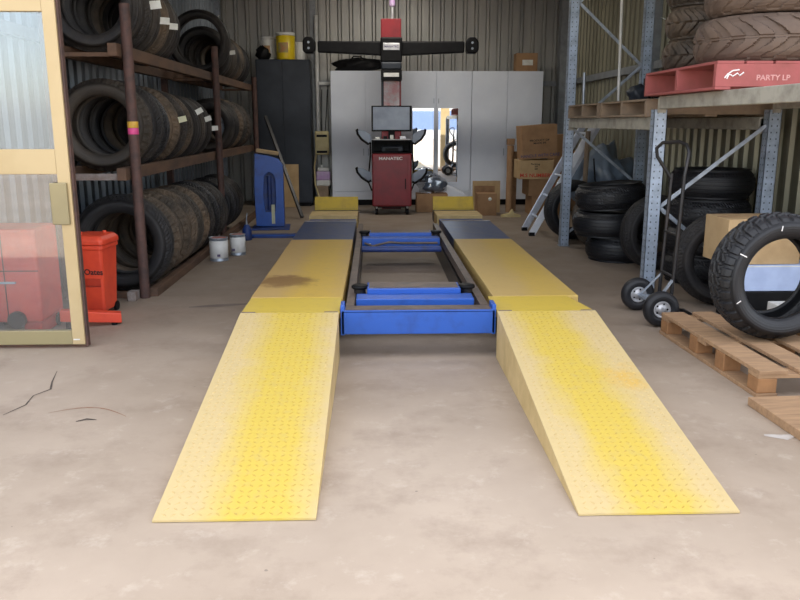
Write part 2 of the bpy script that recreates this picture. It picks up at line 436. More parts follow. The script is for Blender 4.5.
# ------------------------------------------------------------------ tyres
def tread_fn(kind):
    if kind == 'road':
        def g(t, u):
            a = abs(u)
            if abs(a-.18) < .045 or abs(a-.55) < .045: return 1.
            if a > .66: return .8 if (t*72 + a*2) % 1 < .28 else 0.
            return .35 if (t*72 + u*3) % 1 < .22 else 0.
    elif kind == 'rib':
        def g(t, u):
            a = abs(u)
            if a < .05 or abs(a-.34) < .05 or abs(a-.66) < .05: return 1.
            return .3 if a > .72 and (t*90) % 1 < .3 else 0.
    elif kind == 'at':
        def g(t, u):
            a = abs(u); s = 0 if u > 0 else .5
            z = .10*math.sin(2*PI*t*32)
            if abs(u+z*.6) < .06: return 1.
            if abs(a-.48-z*.8) < .07: return 1.
            if a > .5: return 1. if (t*32+s) % 1 < .38 else 0.
            return 1. if (t*32+s+.5+u*.9) % 1 < .30 else 0.
    elif kind == 'mud':
        def g(t, u):
            a = abs(u); s = 0 if u > 0 else .5
            ph = (t*17 + s - a**1.5*.95) % 1
            if a < .06: return .4
            return 0. if ph < .52 else 1.
    else:
        def g(t, u): return 0.
    return g
def tyre_mesh(name, R, W, rim, kind, mat, n=160, depth=.009, nt_=21):
    g = tread_fn(kind); tw = W*.80/2
    side = [(rim+.004, -W*.36), (rim+.018, -W*.42), (rim+(R-rim)*.28, -W*.475), (rim+(R-rim)*.5, -W*.5), (rim+(R-rim)*.72, -W*.485), (R-.054, -W*.462)]
    tread = []
    us = [-1+2*i/(nt_-1) for i in range(nt_)]
    if kind in ('road', 'rib'):
        base = [.18, .55] if kind == 'road' else [0, .34, .66]
        us = set([-1, 1, -.85, .85, -.75, .75, -.4, .4, -.1, .1])
        for c in base:
            for sg in (-1, 1):
                for e in (-.055, -.04, .04, .055): us.add(round(sg*c+e, 4))
        us = sorted(us)
    L = [('s', p) for p in side] + [('t', u) for u in us] + [('s', (r, -y)) for r, y in side[::-1]]
    th = .014
    inner = [(rim+.004, W*.30), (rim+.03, W*.33), (rim+(R-rim)*.5, W*.5-th), (R-.05, W*.42), (R-.026, W*.28), (R-.024, 0), (R-.026, -W*.28), (R-.05, -W*.42), (rim+(R-rim)*.5, -W*.5+th), (rim+.03, -W*.33), (rim+.004, -W*.30)]
    L += [('i', p) for p in inner]
    vs = []; fs = []; sm = []
    m = len(L)
    for k in range(n):
        t = k/n; a = 2*PI*t; c, s = math.cos(a), math.sin(a)
        for (ty, q) in L:
            if ty == 't':
                u = q; r = R - .036*abs(u)**3 - g(t, u)*depth; y = u*tw
                if kind in ('at', 'mud') and abs(u) == 1: r -= .002
            else: r, y = q
            vs.append((r*c, y, r*s))
    for k in range(n):
        k2 = (k+1) % n
        for i in range(m):
            j = (i+1) % m
            fs.append((k*m+i, k*m+j, k2*m+j, k2*m+i)); sm.append(not (L[i][0] == 't' and L[j][0] == 't'))
    me = bpy.data.meshes.new(name); me.from_pydata(vs, [], fs); me.materials.append(M[mat])
    for p, s_ in zip(me.polygons, sm): p.use_smooth = s_
    me['R'] = R; me['W'] = W
    return me
TM = {
 'a': tyre_mesh('tyre_road', .36, .235, .225, 'road', 'rub'),
 'b': tyre_mesh('tyre_rib', .345, .215, .215, 'rib', 'rub'),
 'c': tyre_mesh('tyre_at', .365, .25, .225, 'at', 'rub_dust'),
 'd': tyre_mesh('tyre_dusty', .355, .22, .22, 'road', 'rub_dust'),
 'e': tyre_mesh('tyre_thin', .34, .19, .245, 'rib', 'rub'),
 'n': tyre_mesh('tyre_new', .36, .25, .225, 'road', 'rub_new'),
 'r': tyre_mesh('tyre_newrib', .36, .25, .225, 'rib', 'rub_new'),
 'big': tyre_mesh('tyre_all_terrain', .385, .28, .238, 'at', 'rub_new', 288, .013, 37),
 'mud': tyre_mesh('tyre_tractor', .47, .30, .2, 'mud', 'rub_mud', 300, .030, 41),
 'atv': tyre_mesh('tyre_atv', .27, .235, .13, 'mud', 'rub_dust', 220, .022, 31),
}
def tyre(key, loc, label, rot=(0, 0, 0), scale=1., group=None, mat=None):
    o = bpy.data.objects.new('tyre', TM[key]); C.objects.link(o)
    o.location = loc; o.rotation_euler = rot; o.scale = (scale, 1, scale)
    tag(o, label, 'tyre', group)
    if mat:
        o.material_slots[0].link = 'OBJECT'; o.material_slots[0].material = M[mat]
    return o
def sticker(o, ang, y, w=.055, h=.05, mat='paper'):
    """paper tag peeling off the tread; ang measured in the tyre's local xz plane"""
    R = o.data['R']; c, s_ = math.cos(ang), math.sin(ang); mb = MB(); vs = []
    for (dr, dt) in ((-.004, -w/2), (w*1.15, -w/2+.008), (w*1.1, w/2), (-.004, w/2-.006)):
        for dy in (0, .0015):
            yy = y+dy+dr*.5; vs.append(((R+dr)*c-dt*s_, yy, (R+dr)*s_+dt*c))
    mb._add(vs, [(0, 2, 4, 6), (1, 7, 5, 3), (0, 1, 3, 2), (2, 3, 5, 4), (4, 5, 7, 6), (6, 7, 1, 0)])
    return mb.build('paper_label', mat, o)

# ------------------------------------------------------------------ tyre rack on the left
rack = empty('tyre_rack', 'rusty brown pipe tyre rack along the left wall, three shelves full of tyres', 'rack', (-2.15, 6.3, 0))
def rel(o, par=rack):
    o.location = Vector(o.location)-par.location; return o
for y in (6.36, 9.80, 12.90):
    mb = MB().tube([(-1.885, y, 0), (-1.885, y, 2.28 if y < 12 else 2.1)], .040, 16)
    rel(mb.build('front_post', 'rust', rack))
    rel(MB().box(-2.53, -2.46, y-.035, y+.035, 0, 2.6).build('rear_post', 'rust', rack, .004))
for z, nm in ((1.94, 'top'), (1.01, 'mid')):
    rel(MB().box(-2.0, -1.93, 6.24, 12.95, z-.05, z+.045).build('front_rail', 'rust_beam', rack, .004))
    rel(MB().box(-2.46, -2.39, 6.24, 12.95, z-.04, z+.045).build('rear_rail', 'rust_beam', rack, .004))
    for y in (6.30, 9.80, 12.88):
        rel(MB().box(-2.39, -2.0, y-.02, y+.02, z-.05, z-.02 if z > 1.5 else z-.0).build('cross_bar', 'grey_block' if z < 1.5 else 'rust_beam', rack))
rel(MB().box(-1.86, -1.79, 6.40, 12.95, 0, .07).build('front_rail', 'rust_beam', rack, .004))
rel(MB().box(-2.52, -2.46, 6.40, 12.95, 0, .07).build('rear_rail', 'rust_beam', rack, .004))
rel(MB().box(-2.46, -1.93, 6.33, 6.39, 0.0, .05).build('cross_bar', 'rust_beam', rack, .004))
rel(MB().box(-1.99, -1.92, 6.22, 6.33, 0.0, .075).build('rail_end', 'grey_block', rack, .006))
for z, m_ in ((1.335, 'pink_tape'), (1.385, 'yel_tape')):
    rel(MB().lathe([(.0403, z-.024), (.0415, z-.022), (.0415, z+.022), (.0403, z+.024)], (-1.885, 6.36, 0), 'z', 20).build('tape', m_, rack))

def seat_z(cx, R, z, xl=-2.39, xr=-2.0):
    h = min(abs(cx-xl), abs(xr-cx))
    return z+.045+math.sqrt(R*R-h*h)+.002
def ordn(i): return ['nearest', 'second', 'third', 'fourth', 'fifth', 'sixth', 'seventh', 'eighth', 'ninth', 'tenth', 'eleventh', 'twelfth', 'thirteenth', 'fourteenth', 'fifteenth'][i]
def row(shelf, specs, y, desc, group, cx=-2.195, zr=None, floor_=False, jitter=.055):
    out = []
    for i, (k, sc, note, gap) in enumerate(specs):
        me = TM[k]; R = me['R']*sc; ws = random.uniform(1.0, 1.2); W = me['W']*ws
        y += gap + random.choice((0, .01, .03, .05))
        jt = random.uniform(-jitter, jitter); rz = .10+jt; cxx = cx+random.uniform(-.012, .012)
        yy = y+W/2/math.cos(rz)+R*(abs(math.sin(jt)) if i else abs(math.sin(rz)))
        z = R+.012 if floor_ else seat_z(cxx, R, zr)+.002
        base = {'a': 'road tyre', 'b': 'ribbed tyre', 'c': 'block-tread tyre', 'd': 'dusty tyre', 'e': 'thin tyre', 'n': 'black tyre'}[k]
        pos = ordn(i)+' from front' if i else 'nearest one'
        o = tyre(k, (cxx if not floor_ else cx, yy, z), '%s%s, %s %s' % (base, note, pos, desc), (0, random.uniform(0, 6.28) if not note else 0, rz), sc, group)
        o.scale[1] = ws
        out.append(o); y = yy+W/2/math.cos(rz)+R*abs(math.sin(jt))+.004
    return out, y
# top shelf cluster
T, _ = row('top', [('b', 1.06, '', 0), ('a', 1.03, ' with white label', 0), ('b', 1.07, ' with tilted white label', 0), ('d', 1.02, ' with square white label', 0), ('b', 1.06, '', 0), ('b', 1.0, '', 0)], 6.46, 'in near cluster on top shelf', 'tyres in the front cluster on the top shelf', zr=1.94)
sticker(T[1], .10, -.03, .07, .07); sticker(T[2], -.12, .0, .06, .06); sticker(T[3], -.12, .0, .06, .08)
o = tyre('e', (-2.10, 10.02, seat_z(-2.10, .34*1.1, 1.94)+.003), 'thin tyre standing alone on the top shelf with wall showing through its hole', (0, 0, -.06), 1.1)
sticker(o, .9, .03, .02, .02)
T, _ = row('top', [('b', .98, ' with white label', 0), ('b', .97, '', 0), ('d', .95, '', 0), ('b', .96, '', 0), ('d', .95, '', 0), ('a', .92, '', 0), ('b', .95, '', 0)], 10.5, 'in far cluster on top shelf', 'tyres in the far cluster on the top shelf', zr=1.94)
sticker(T[0], .05, .0, .06, .06)
# middle shelf
T, ye = row('mid', [('c', 1.02, '', 0), ('a', 1.03, '', 0), ('n', 1.0, '', 0), ('c', 1.0, ' with yellowed label', 0), ('a', 1.0, '', .02), ('d', 1.0, '', 0), ('b', 1.02, ' with small white label', .02), ('b', 1.0, ' with white label', 0), ('b', 1.0, ' with low white label', .0)], 6.46, 'in near cluster on middle shelf', 'tyres in the front cluster on the middle shelf', zr=1.01)
sticker(T[3], .16, 0, .06, .06, 'paper_y'); sticker(T[6], .45, 0, .06, .05); sticker(T[7], .25, 0, .06, .05); sticker(T[8], -.02, 0, .06, .06)
T, _ = row('mid', [('b', 1.02, '', 0), ('a', 1.0, '', 0), ('c', 1.0, '', 0), ('a', 1.0, '', 0), ('c', .98, '', 0), ('a', .98, '', 0)], max(ye+.25, 10.6), 'in far cluster on middle shelf', 'tyres in the far cluster on the middle shelf', zr=1.01)
# bottom row on the floor
T, ye = row('bot', [('a', 1.13, '', 0), ('c', 1.08, '', 0), ('c', 1.07, '', 0), ('d', 1.10, '', 0), ('d', 1.08, '', 0), ('c', 1.05, '', 0), ('a', 1.05, '', 0), ('n', 1.06, '', 0), ('a', 1.05, '', .0), ('b', 1.05, '', 0)], 6.47, 'in the bottom row on the floor', 'tyres in the bottom row under the rack', cx=-2.13, floor_=True)
for o in T:
    o.location.x = -1.86-.005-math.sqrt(max((o.data['R']*o.scale.x)**2-(o.location.z-.07)**2, .04))+0
    o.location.x -= .03
row('bot', [('n', 1.0, '', 0), ('b', 1.0, '', 0), ('a', 1.0, '', 0)], max(ye+.12, 9.95), 'in the bottom row beyond the middle rack post', 'tyres at the far end of the bottom row', cx=-2.14, floor_=True)

# ------------------------------------------------------------------ red items behind the door
b = empty('wheelie_bin', 'small orange-red wheelie bin with a black-lettered label behind the glass door edge', 'bin', (-2.10, 5.86, 0), -.10)
prof = [(-.115, -.14), (.115, -.14), (.13, -.12), (.13, .12), (.115, .14), (-.115, .14), (-.13, .12), (-.13, -.12)]
def loft(mb, poly, levels):
    n = len(poly); vs = []; fs = []
    for (z, sx, sy) in levels: vs += [(p[0]*sx, p[1]*sy, z) for p in poly]
    for i in range(len(levels)-1):
        for k in range(n): fs.append((i*n+k, i*n+(k+1) % n, (i+1)*n+(k+1) % n, (i+1)*n+k))
    fs.append(tuple(range(n))[::-1]); fs.append(tuple(range((len(levels)-1)*n, len(levels)*n)))
    return mb._add(vs, fs)
loft(MB(), prof, [(.03, .80, .78), (.05, .84, .82), (.50, 1.0, 1.0), (.50, 1.07, 1.07), (.53, 1.07, 1.07)]).build('body', 'bin_red', b, .006)
lid = loft(MB(), prof, [(.532, 1.12, 1.12), (.565, 1.12, 1.12), (.595, .95, .95), (.602, .6, .7)]).build('lid', 'bin_red', b, .008)
MB().cyl((-.06, -.05, .597), .014, .02, 'z', 10).build('lid_knob', 'bin_red', lid); MB().cyl((.07, .07, .59), .014, .025, 'z', 10).build('lid_knob', 'bin_red', lid)
MB().box(-.08, .10, -.128, -.125, .22, .42).build('plastic_pouch', 'wrap', b)
MB().box(-.018, .118, -.132, -.1285, .285, .385).build('label_card', 'bin_red', b)
text('label_lettering', 'Oates', .058, 'blk_ink', b, (.055, -.1335, .332), (PI/2, 0, 0), .0006)
for s in (-1, 1): MB().cyl((s*.11-.01, .09, .035), .035, .02, 'x', 16).build('wheel', 'black', b)
MB().box(-.08, .09, -.11, -.08, 0, .031).build('foot', 'black', b)

t = empty('red_tool_cabinet', 'tall red steel cabinet on castors seen through the lower door glass', 'cabinet', (-2.42, 5.36, 0))
MB().box(-.27, .19, -.17, .2, .09, .72).build('body', 'cab_red', t, .02)
MB().box(-.035, -.03, -.174, -.168, .12, .70).build('door_seam', 'black', t)
MB().box(-.27, .19, -.173, -.168, .44, .446).build('drawer_seam', 'black', t)
MB().box(-.06, .04, -.19, -.172, .36, .372).build('handle', 'galv', t)
MB().cyl((.03, -.21, .115), .058, .035, 'y', 20).build('wheel', 'black_metal', t)
for x in (-.2, .15): MB().cyl((x, .13, .045), .045, .03, 'x', 16).build('castor', 'black', t)
MB().bar((.05, .0, .045), (.17, .0, .045), .3, .09).build('base_frame', 'cab_red', t, .01)
t = empty('jack_leg', 'low orange-red steel leg of a shop jack on the floor below the red bin', 'jack', (-2.0, 5.44, 0), .32)
mb = MB(); mb.prism([(-.2, .055), (.2, .015), (.2, .085), (-.2, .135)], 'y', -.04, .04); mb.build('arm', 'bin_red', t, .006)
MB().cyl((.15, -.012, .0), .02, .024, 'z', 12).build('roller', 'black', t); MB().cyl((-.14, -.02, .0), .028, .05, 'z', 12).build('roller', 'black', t)

# paint tins and blue jug
def tin(x, y, r, h, label, rz, blot):
    t = empty('paint_tin', label, 'tin', (x, y, 0), rz, None)
    MB().lathe([(.001, 0), (r, 0), (r, .006), (r-.003, .01), (r-.003, h-.012), (r+.001, h-.008), (r+.001, h), (r-.008, h), (r-.01, h-.008), (.001, h-.008)], (0, 0, 0), 'z', 32).build('body', 'galv', t)
    MB().lathe([(r-.0025, .03), (r-.001, .031), (r-.001, h-.03), (r-.0025, h-.029)], (0, 0, 0), 'z', 32).build('paper_wrap', 'white', t)
    MB().lathe([(.001, h-.006), (r-.012, h-.006), (r-.02, h-.002), (.001, h-.001)], (0, 0, 0), 'z', 32).build('lid', 'tin_top', t)
    MB().box(-.02+blot, .012+blot, -r-.0005, -r+.004, .05, .075).build('print_mark', 'vio_ink', t)
    return t
tin(-1.625, 8.16, .096, .24, 'larger white paint tin with red-smeared lid, left of the two beside the rack', .2, 0)
tin(-1.49, 8.52, .085, .225, 'smaller white paint tin with smeared lid, right of the two beside the rack', 0, -.03)
t = empty('oil_can', 'small dark blue oil can with a thin upright spout behind the paint tins', 'oil can', (-1.56, 9.6, 0))
MB().lathe([(.001, 0), (.055, 0), (.058, .01), (.058, .13), (.03, .18), (.02, .19), (.001, .19)], (0, 0, 0), 'z', 20).build('body', 'blue_dark', t)
MB().tube([(0, 0, .19), (.0, 0, .25), (.01, 0, .33)], [.012, .009, .006], 8).build('spout', 'galv', t)

# ------------------------------------------------------------------ the alignment lift
lift = empty('alignment_lift', 'yellow and blue drive-on vehicle alignment lift with two ramps in the middle of the floor', 'vehicle lift', (.26, 4.6, 0))
LH = .293
def lp(name, mb, mat, parent=lift, bevel=0, off=None):
    """build at world coords, origin at given world point, parented to the lift"""
    o = mb.build(name, mat, parent, bevel)
    return o
def at(mb, wx, wy, wz, name, mat, bevel=0, parent=lift):
    o = mb.build(name, mat, parent, bevel); o.location = (wx-.26, wy-4.6, wz) if parent is lift else (0, 0, 0); return o
def ramp_mesh(w, y0, y1, z0, z1, nx=17, ny=56):
    """wedge with raised tread-plate lugs; local x centred, local y from toe"""
    L = y1-y0; mb = MB()
    def zt(y): return z0+(z1-z0)*y/L
    # top deck
    mb.mi = 0
    vs = [(-w/2, 0, z0), (w/2, 0, z0), (w/2, L, z1), (-w/2, L, z1), (-w/2, .0, z0-.008), (w/2, .0, z0-.008), (w/2, L, z1-.012), (-w/2, L, z1-.012)]
    mb._add(vs, [(0, 1, 2, 3), (4, 7, 6, 5), (0, 4, 5, 1), (1, 5, 6, 2), (2, 6, 7, 3), (3, 7, 4, 0)])
    sl = (z1-z0)/L
    for j in range(ny):
        for i in range(nx):
            cx = -w/2+.02+(w-.04)*(i+.5)/nx; cy = .012+(L-.024)*(j+.5)/ny
            s = 1 if (i+j) % 2 else -1; l, q = .0135, .0042; c = math.cos(PI/4*s); sn = math.sin(PI/4*s)
            pts = []
            for (u, v, h) in ((-l, 0, 0), (0, -q, 0), (l, 0, 0), (0, q, 0), (-l*.4, 0, .0026), (l*.4, 0, .0026)):
                x = cx+u*c-v*sn; y = cy+u*sn+v*c
                pts.append((x, y, zt(y)+h))
            mb.mi = 1; mb._add(pts, [(0, 1, 4), (1, 5, 4), (1, 2, 5), (2, 3, 5), (3, 4, 5), (3, 0, 4)])
    return mb
for nm, cx, w, mat, wn in (('left', -.512, .586, 'ramp_l', 'cream and yellow approach ramp on the left side'), ('right', 1.033, .596, 'ramp_r', 'cream and yellow approach ramp on the right side')):
    r = at(ramp_mesh(w, 2.60, 4.585, .010, LH), cx, 2.60, 0, 'ramp', (mat, mat+'_lug'))
    for s, en in ((-1, 'l'), (1, 'r')):
        sk = MB().prism([(.02, .001), (1.985, .001), (1.985, LH-.013), (.02, .004)], 'x', s*w/2-(.006 if s > 0 else 0), s*w/2+(.006 if s < 0 else 0)).build('side_panel', 'skirt', r)
    for s in (-1, 1):
        MB().tube([(s*w*.42-.04, 1.992, LH-.004), (s*w*.42+.04, 1.992, LH-.004)], .008, 8).build('hinge', 'rail', r)
for nm, cx, w, w2, cx2, mat in (('left', -.508, .586, .597, -.510, 'run_l'), ('right', 1.053, .59, .564, 1.053, 'run_r')):
    sgn = -1 if cx < 0 else 1
    o = at(MB().prism([(-.293, 0), (.293, 0), (.293 if cx < 0 else .225, .395), (-.293, .395)], 'z', -.012, 0), cx if cx < 0 else 1.028, 4.60, LH, 'hinge_plate', 'hinge')
    r = at(MB().box(-w2/2, w2/2, 0, 2.60, .150, LH), cx2, 5.005, 0, 'runway', mat, .006)
    MB().box(-w2/2+.1, w2/2-.1, 0, 2.60, 0, .150).build('base', 'black_metal', r)
    MB().box(-w2/2, w2/2, 2.603, 4.10, .130, LH-.003).build('turn_plate', 'turn', r, .003)
    MB().box(-w2/2, w2/2, 4.06, 4.103, LH-.004, LH+.003).build('edge_strip', 'grey_block', r)
    MB().box(-w2/2+.05, w2/2-.05, 2.70, 5.60, 0, .128).build('base', 'black_metal', r)
    MB().box(-w2/2+.02, w2/2-.02, 4.104, 4.62, .13, LH-.045).build('gap_tray', 'blue_dark', r)
    MB().box(-w2/2, w2/2, 4.70, 5.22, .128, LH-.012).build('end_plate', 'skirt', r, .004)
    MB().box(-w2/2-.0, w2/2+.0, 5.27, 5.50, .128, LH-.03).build('end_tray', 'black_metal', r)
    MB().prism([(5.50, .13), (5.60, .13), (5.60, .43), (5.58, .435), (5.50, .29)], 'x', -w2/2+.01, w2/2-.01).build('wheel_stop', 'stop_y', r, .004)
# front cross beam
at(MB().box(-.466, .466, 0, .035, -.145, 0).box(-.466, .466, 0, .12, -.012, .003), .26, 4.60, .295, 'cross_beam', 'blue', .004)
for s in (-1, 1):
    at(MB().box(-.012, .012, 0, .13, -.15, .035), .26+s*.458, 4.60, .295, 'beam_bracket', 'blue', .004)
at(MB().box(-.44, .44, .012, .115, 0, .004), .26, 4.60, .2985, 'dirt_plate', 'rail')
for x in (-.160, .695):
    o = at(MB().box(-.026, .026, 0, 4.15, .264, .270).box(-.026, -.021, 0, 4.15, .20, .264).box(.021, .026, 0, 4.15, .20, .264), x, 4.86, 0, 'jack_rail', 'rail')
    at(MB().box(-.03, .03, .5, 4.0, 0, .168), x+(-.0 if x < 0 else .0), 4.90, 0, 'rail_base', 'black_metal')
def jack(y):
    jb = bpy.data.objects.new('jack_beam', None); C.objects.link(jb); jb.parent = lift; jb.location = (0, y-4.6, 0); jb.empty_display_size = .1
    MB().box(-.385, .385, 0, .17, .19, .284).build('outer_tube', 'blue', jb, .006)
    MB().box(-.315, .315, .175, .40, .20, .315).build('inner_tube', 'blue', jb, .006)
    MB().box(-.30, .30, .20, .38, .3152, .3185).build('dirt_plate', 'rail', jb)
    for s in (-1, 1):
        MB().cyl((s*.365, .27, .235), .040, .06, 'z', 18).build('pad_post', 'black_metal', jb)
        MB().lathe([(.001, .296), (.045, .296), (.056, .303), (.056, .318), (.048, .324), (.001, .322)], (s*.365, .27, 0), 'z', 24).build('rubber_pad', 'black', jb)
    MB().cyl((-.31, -.006, .225), .012, .012, 'y', 12).build('bolt', 'galv', jb)
    return jb
jack(4.98); j2 = jack(7.72)
MB().tube([(-.36, -.02, .24), (-.28, -.05, .215), (-.2, -.05, .235), (-.12, -.03, .25), (0, -.02, .24), (.36, -.02, .24)], .011, 8).build('hose', 'rail', j2)
MB().tube([(-.39, -.09, .19), (.39, -.09, .19)], .03, 12).build('cylinder', 'blue_dark', j2)

# ------------------------------------------------------------------ blue pedestal and neighbours
t = empty('blue_pedestal', 'tall blue slotted steel pedestal standing on the floor left of the lift', 'pedestal', (-1.42, 10.75, 0), .08)
outer = [(-.19, .04), (.19, .02), (.19, .84), (.13, .92), (-.17, 1.0), (-.20, .94)]
def ring_plate(outer, inner, y0, y1):
    """plate with a slot: quads between matched outer and inner loops"""
    n = len(outer); mb = MB(); vs = []
    for y in (y0, y1):
        vs += [(p[0], y, p[1]) for p in outer]; vs += [(p[0], y, p[1]) for p in inner]
    fs = []
    for k in range(n):
        k2 = (k+1) % n
        fs.append((k, k2, n+k2, n+k)); fs.append((2*n+k, 3*n+k, 3*n+k2, 2*n+k2))
        fs.append((k, 2*n+k, 2*n+k2, k2)); fs.append((n+k, n+k2, 3*n+k2, 3*n+k))
    return mb._add(vs, fs)
outer = [(-.19, .03), (.19, .02), (.19, .40), (.19, .84), (.13, .93), (-.01, .97), (-.18, 1.0), (-.20, .5)]
inner = [(-.06, .22), (.07, .22), (.085, .40), (.08, .66), (.05, .73), (0., .755), (-.06, .70), (-.085, .45)]
ring_plate(outer, inner, -.05, 0).build('front_plate', 'blue', t, .006)
MB().prism([(-.19, .03), (.19, .02), (.19, .84), (.13, .92), (-.18, .99)], 'y', .03, .22).build('housing', 'blue_dark', t, .01)
MB().tube([(0, .0, .25), (0, .0, .7)], .03, 12).build('lift_cylinder', 'blue_dark', t)
MB().box(.02, .065, -.056, -.051, .06, .32).build('yellow_label', 'paper_y', t)
MB().box(-.24, .26, -.28, .24, 0, .02).build('base_plate', 'blue_dark', t, .004)
t = tag(MB().box(-.15, .15, -.06, .06, 0, .05).build('paper_scrap', 'card2', None, .01, loc=(-1.45, 10.86, .99)), 'crumpled tan card scraps lying on top of the blue pedestal', 'scrap')
t.rotation_euler = (0, .16, .1)
t = empty('base_sheet', 'dark blue steel plate lying on the floor in front of the blue pedestal', 'plate', (-1.22, 9.9, 0))
MB().box(-.34, .38, -.14, .12, 0, .022).build('plate', 'blue_dark', t, .004)
MB().box(-.34, .38, -.14, -.11, .022, .04).build('lip', 'blue', t)
t = tag(MB().bar((-1.08, 11.75, .022), (-1.70, 12.68, 1.50), .05, .035).build('leaning_bar', 'black_metal', None, .004), 'long dark steel bar leaning against the far end of the tyre rack', 'bar')
t = tag(MB().box(-.24, .22, -.01, .01, 0, .72).build('cardboard_sheet', 'card2', None, 0, loc=(-1.50, 13.42, .0)), 'tan cardboard sheet leaning on the charcoal cabinet behind the blue pedestal', 'cardboard')
t.rotation_euler = (-.1, 0, 0)

# charcoal steel cabinet with tubs
t = empty('charcoal_cabinet', 'tall charcoal steel cabinet in the left back corner', 'cabinet', (-1.46, 13.85, 0))
MB().box(-.49, .40, -.27, .27, .06, 2.42).build('body', 'cabinet_dark', t, .006)
MB().box(-.46, .37, -.25, .25, 0, .06).build('plinth', 'black', t)
MB().box(-.475, -.06, -.285, -.272, .08, 2.40).build('door', 'cabinet_dark', t, .003)
MB().box(-.05, .385, -.285, -.272, .08, 2.40).build('door', 'cabinet_dark', t, .003)
def tub(x, y, z, r, h, body, label, cat='tub', lidm='white', band=None):
    t = empty('plastic_tub', label, cat, (x, y, z))
    MB().lathe([(.001, 0), (r*.95, 0), (r, .02), (r*1.02, h*.86), (r*.9, h*.90), (.001, h*.90)], (0, 0, 0), 'z', 28).build('body', body, t)
    MB().lathe([(.001, h*.88), (r*.98, h*.88), (r*1.02, h*.9), (r*1.02, h*.985), (r*.97, h), (.001, h)], (0, 0, 0), 'z', 28).build('lid', lidm, t)
    if band:
        mb = MB(); vs = []; n = 8
        for i in range(n+1):
            a = -PI/2-.75+1.1*i/n
            for zz in (h*.25, h*.62): vs.append(((r*1.022+.001)*math.cos(a), (r*1.022+.001)*math.sin(a), zz))
        mb._add(vs, [(2*i, 2*i+1, 2*i+3, 2*i+2) for i in range(n)]); mb.build('print_panel', band, t)
    return t
tub(-1.77, 13.90, 2.421, .125, .38, 'white', 'white plastic tub with white lid, leftmost on the charcoal cabinet', band='tub_label')
tub(-1.46, 13.72, 2.421, .155, .43, 'yellow', 'bright yellow plastic tub with white lid on the charcoal cabinet', band='tub_label')
tub(-1.25, 13.95, 2.421, .09, .30, 'white', 'narrow white container just behind the yellow tub', 'container')
t = empty('black_bag', 'small crumpled black bag on the cabinet in front of the white tub', 'bag', (-1.83, 13.63, 2.421))
def blob(name, mat, parent, c, s, amp=.15, seed=1, n=3):
    import bmesh
    from mathutils import noise as mn
    bm = bmesh.new(); bmesh.ops.create_icosphere(bm, subdivisions=n, radius=1)
    for v in bm.verts:
        d = 1+amp*mn.noise(v.co*2.3+Vector((seed, seed*2, 0))); v.co = Vector((v.co.x*s[0]*d, v.co.y*s[1]*d, v.co.z*s[2]*d))
        if v.co.z < -s[2]*.8: v.co.z = -s[2]*.8
        v.co += Vector(c)
    me = bpy.data.meshes.new(name); bm.to_mesh(me); bm.free(); me.materials.append(M[mat])
    for p in me.polygons: p.use_smooth = True
    o = bpy.data.objects.new(name, me); C.objects.link(o); o.parent = parent; return o
blob('bag_body', 'black', t, (0, 0, .09), (.11, .06, .11), .5, 3)
MB().tube([(-.03, 0, .17), (0, 0, .22), (.04, 0, .17)], .012, 8).build('bag_handle', 'black', t)

# white storage cupboards
xs = [-.73, .45, 1.66, 2.87]
def cupboard(i, label, mirror=False):
    x0, x1 = xs[i]+.003, xs[i+1]-.003; cx = (x0+x1)/2
    t = empty('white_cupboard', label, 'cupboard', (cx, 13.70, 0), 0, None)
    h = (x1-x0)/2
    MB().box(-h, h, .02, .60, .10, 2.25).build('body', 'white_board', t, .004)
    MB().box(-h+.02, h-.02, .05, .56, 0, .10).build('plinth', 'black', t)
    MB().box(-h, h, -.002, .018, .10, .235).build('kick_panel', 'white_board', t, .003)
    for s in (-1, 1):
        a, b_ = (-h+.002, -.004) if s < 0 else (.004, h-.002)
        d = MB().box(a, b_, -.002, .018, .245, 2.248).build('door', 'white_board', t, .003)
        hx = s*.04
        MB().box(hx-.006, hx+.006, -.02, -.003, .85 if not mirror else 1.72, .97 if not mirror else 1.80).build('handle', 'galv', d)
        if mirror:
            if s < 0: a, b_ = -.40, -.04
            else: a, b_ = .04, .375
            MB().box(a, b_, -.007, -.003, .40, 1.64).build('mirror', 'mirror', d)
            MB().box(a-.03, b_+.03, -.012, -.0025, 1.64, 1.67).box(a-.03, b_+.03, -.012, -.0025, .37, .40).box(a-.03, a, -.012, -.0025, .40, 1.64).box(b_, b_+.03, -.012, -.0025, .40, 1.64).build('mirror_frame', 'white_board', d)
    return t
cupboard(0, 'tall white two-door cupboard behind the red console, left of the mirrored one')
cupboard(1, 'tall white cupboard with two narrow mirrors on its doors', True)
cupboard(2, 'tall white two-door cupboard on the right, behind the cardboard boxes')
t = empty('cardboard_box', 'small brown cardboard box with white label on top of the white cupboards', 'box', (2.60, 13.95, 2.251))
MB().box(-.18, .18, -.14, .14, 0, .30).build('carton', 'card', t, .004)
MB().box(-.08, .10, -.143, -.1405, .10, .19).build('paper_label', 'paper', t)
t = empty('dark_holdall', 'long dark bag lying on the white cupboards behind the black beam', 'bag', (-.28, 14.0, 2.251))
blob('bag_body', 'black', t, (0, 0, .10), (.42, .16, .125), .4, 5)
MB().tube([(-.12, -.05, .18), (-.06, -.06, .25), (.06, -.06, .25), (.12, -.05, .18)], .012, 8).build('bag_handle', 'black', t)

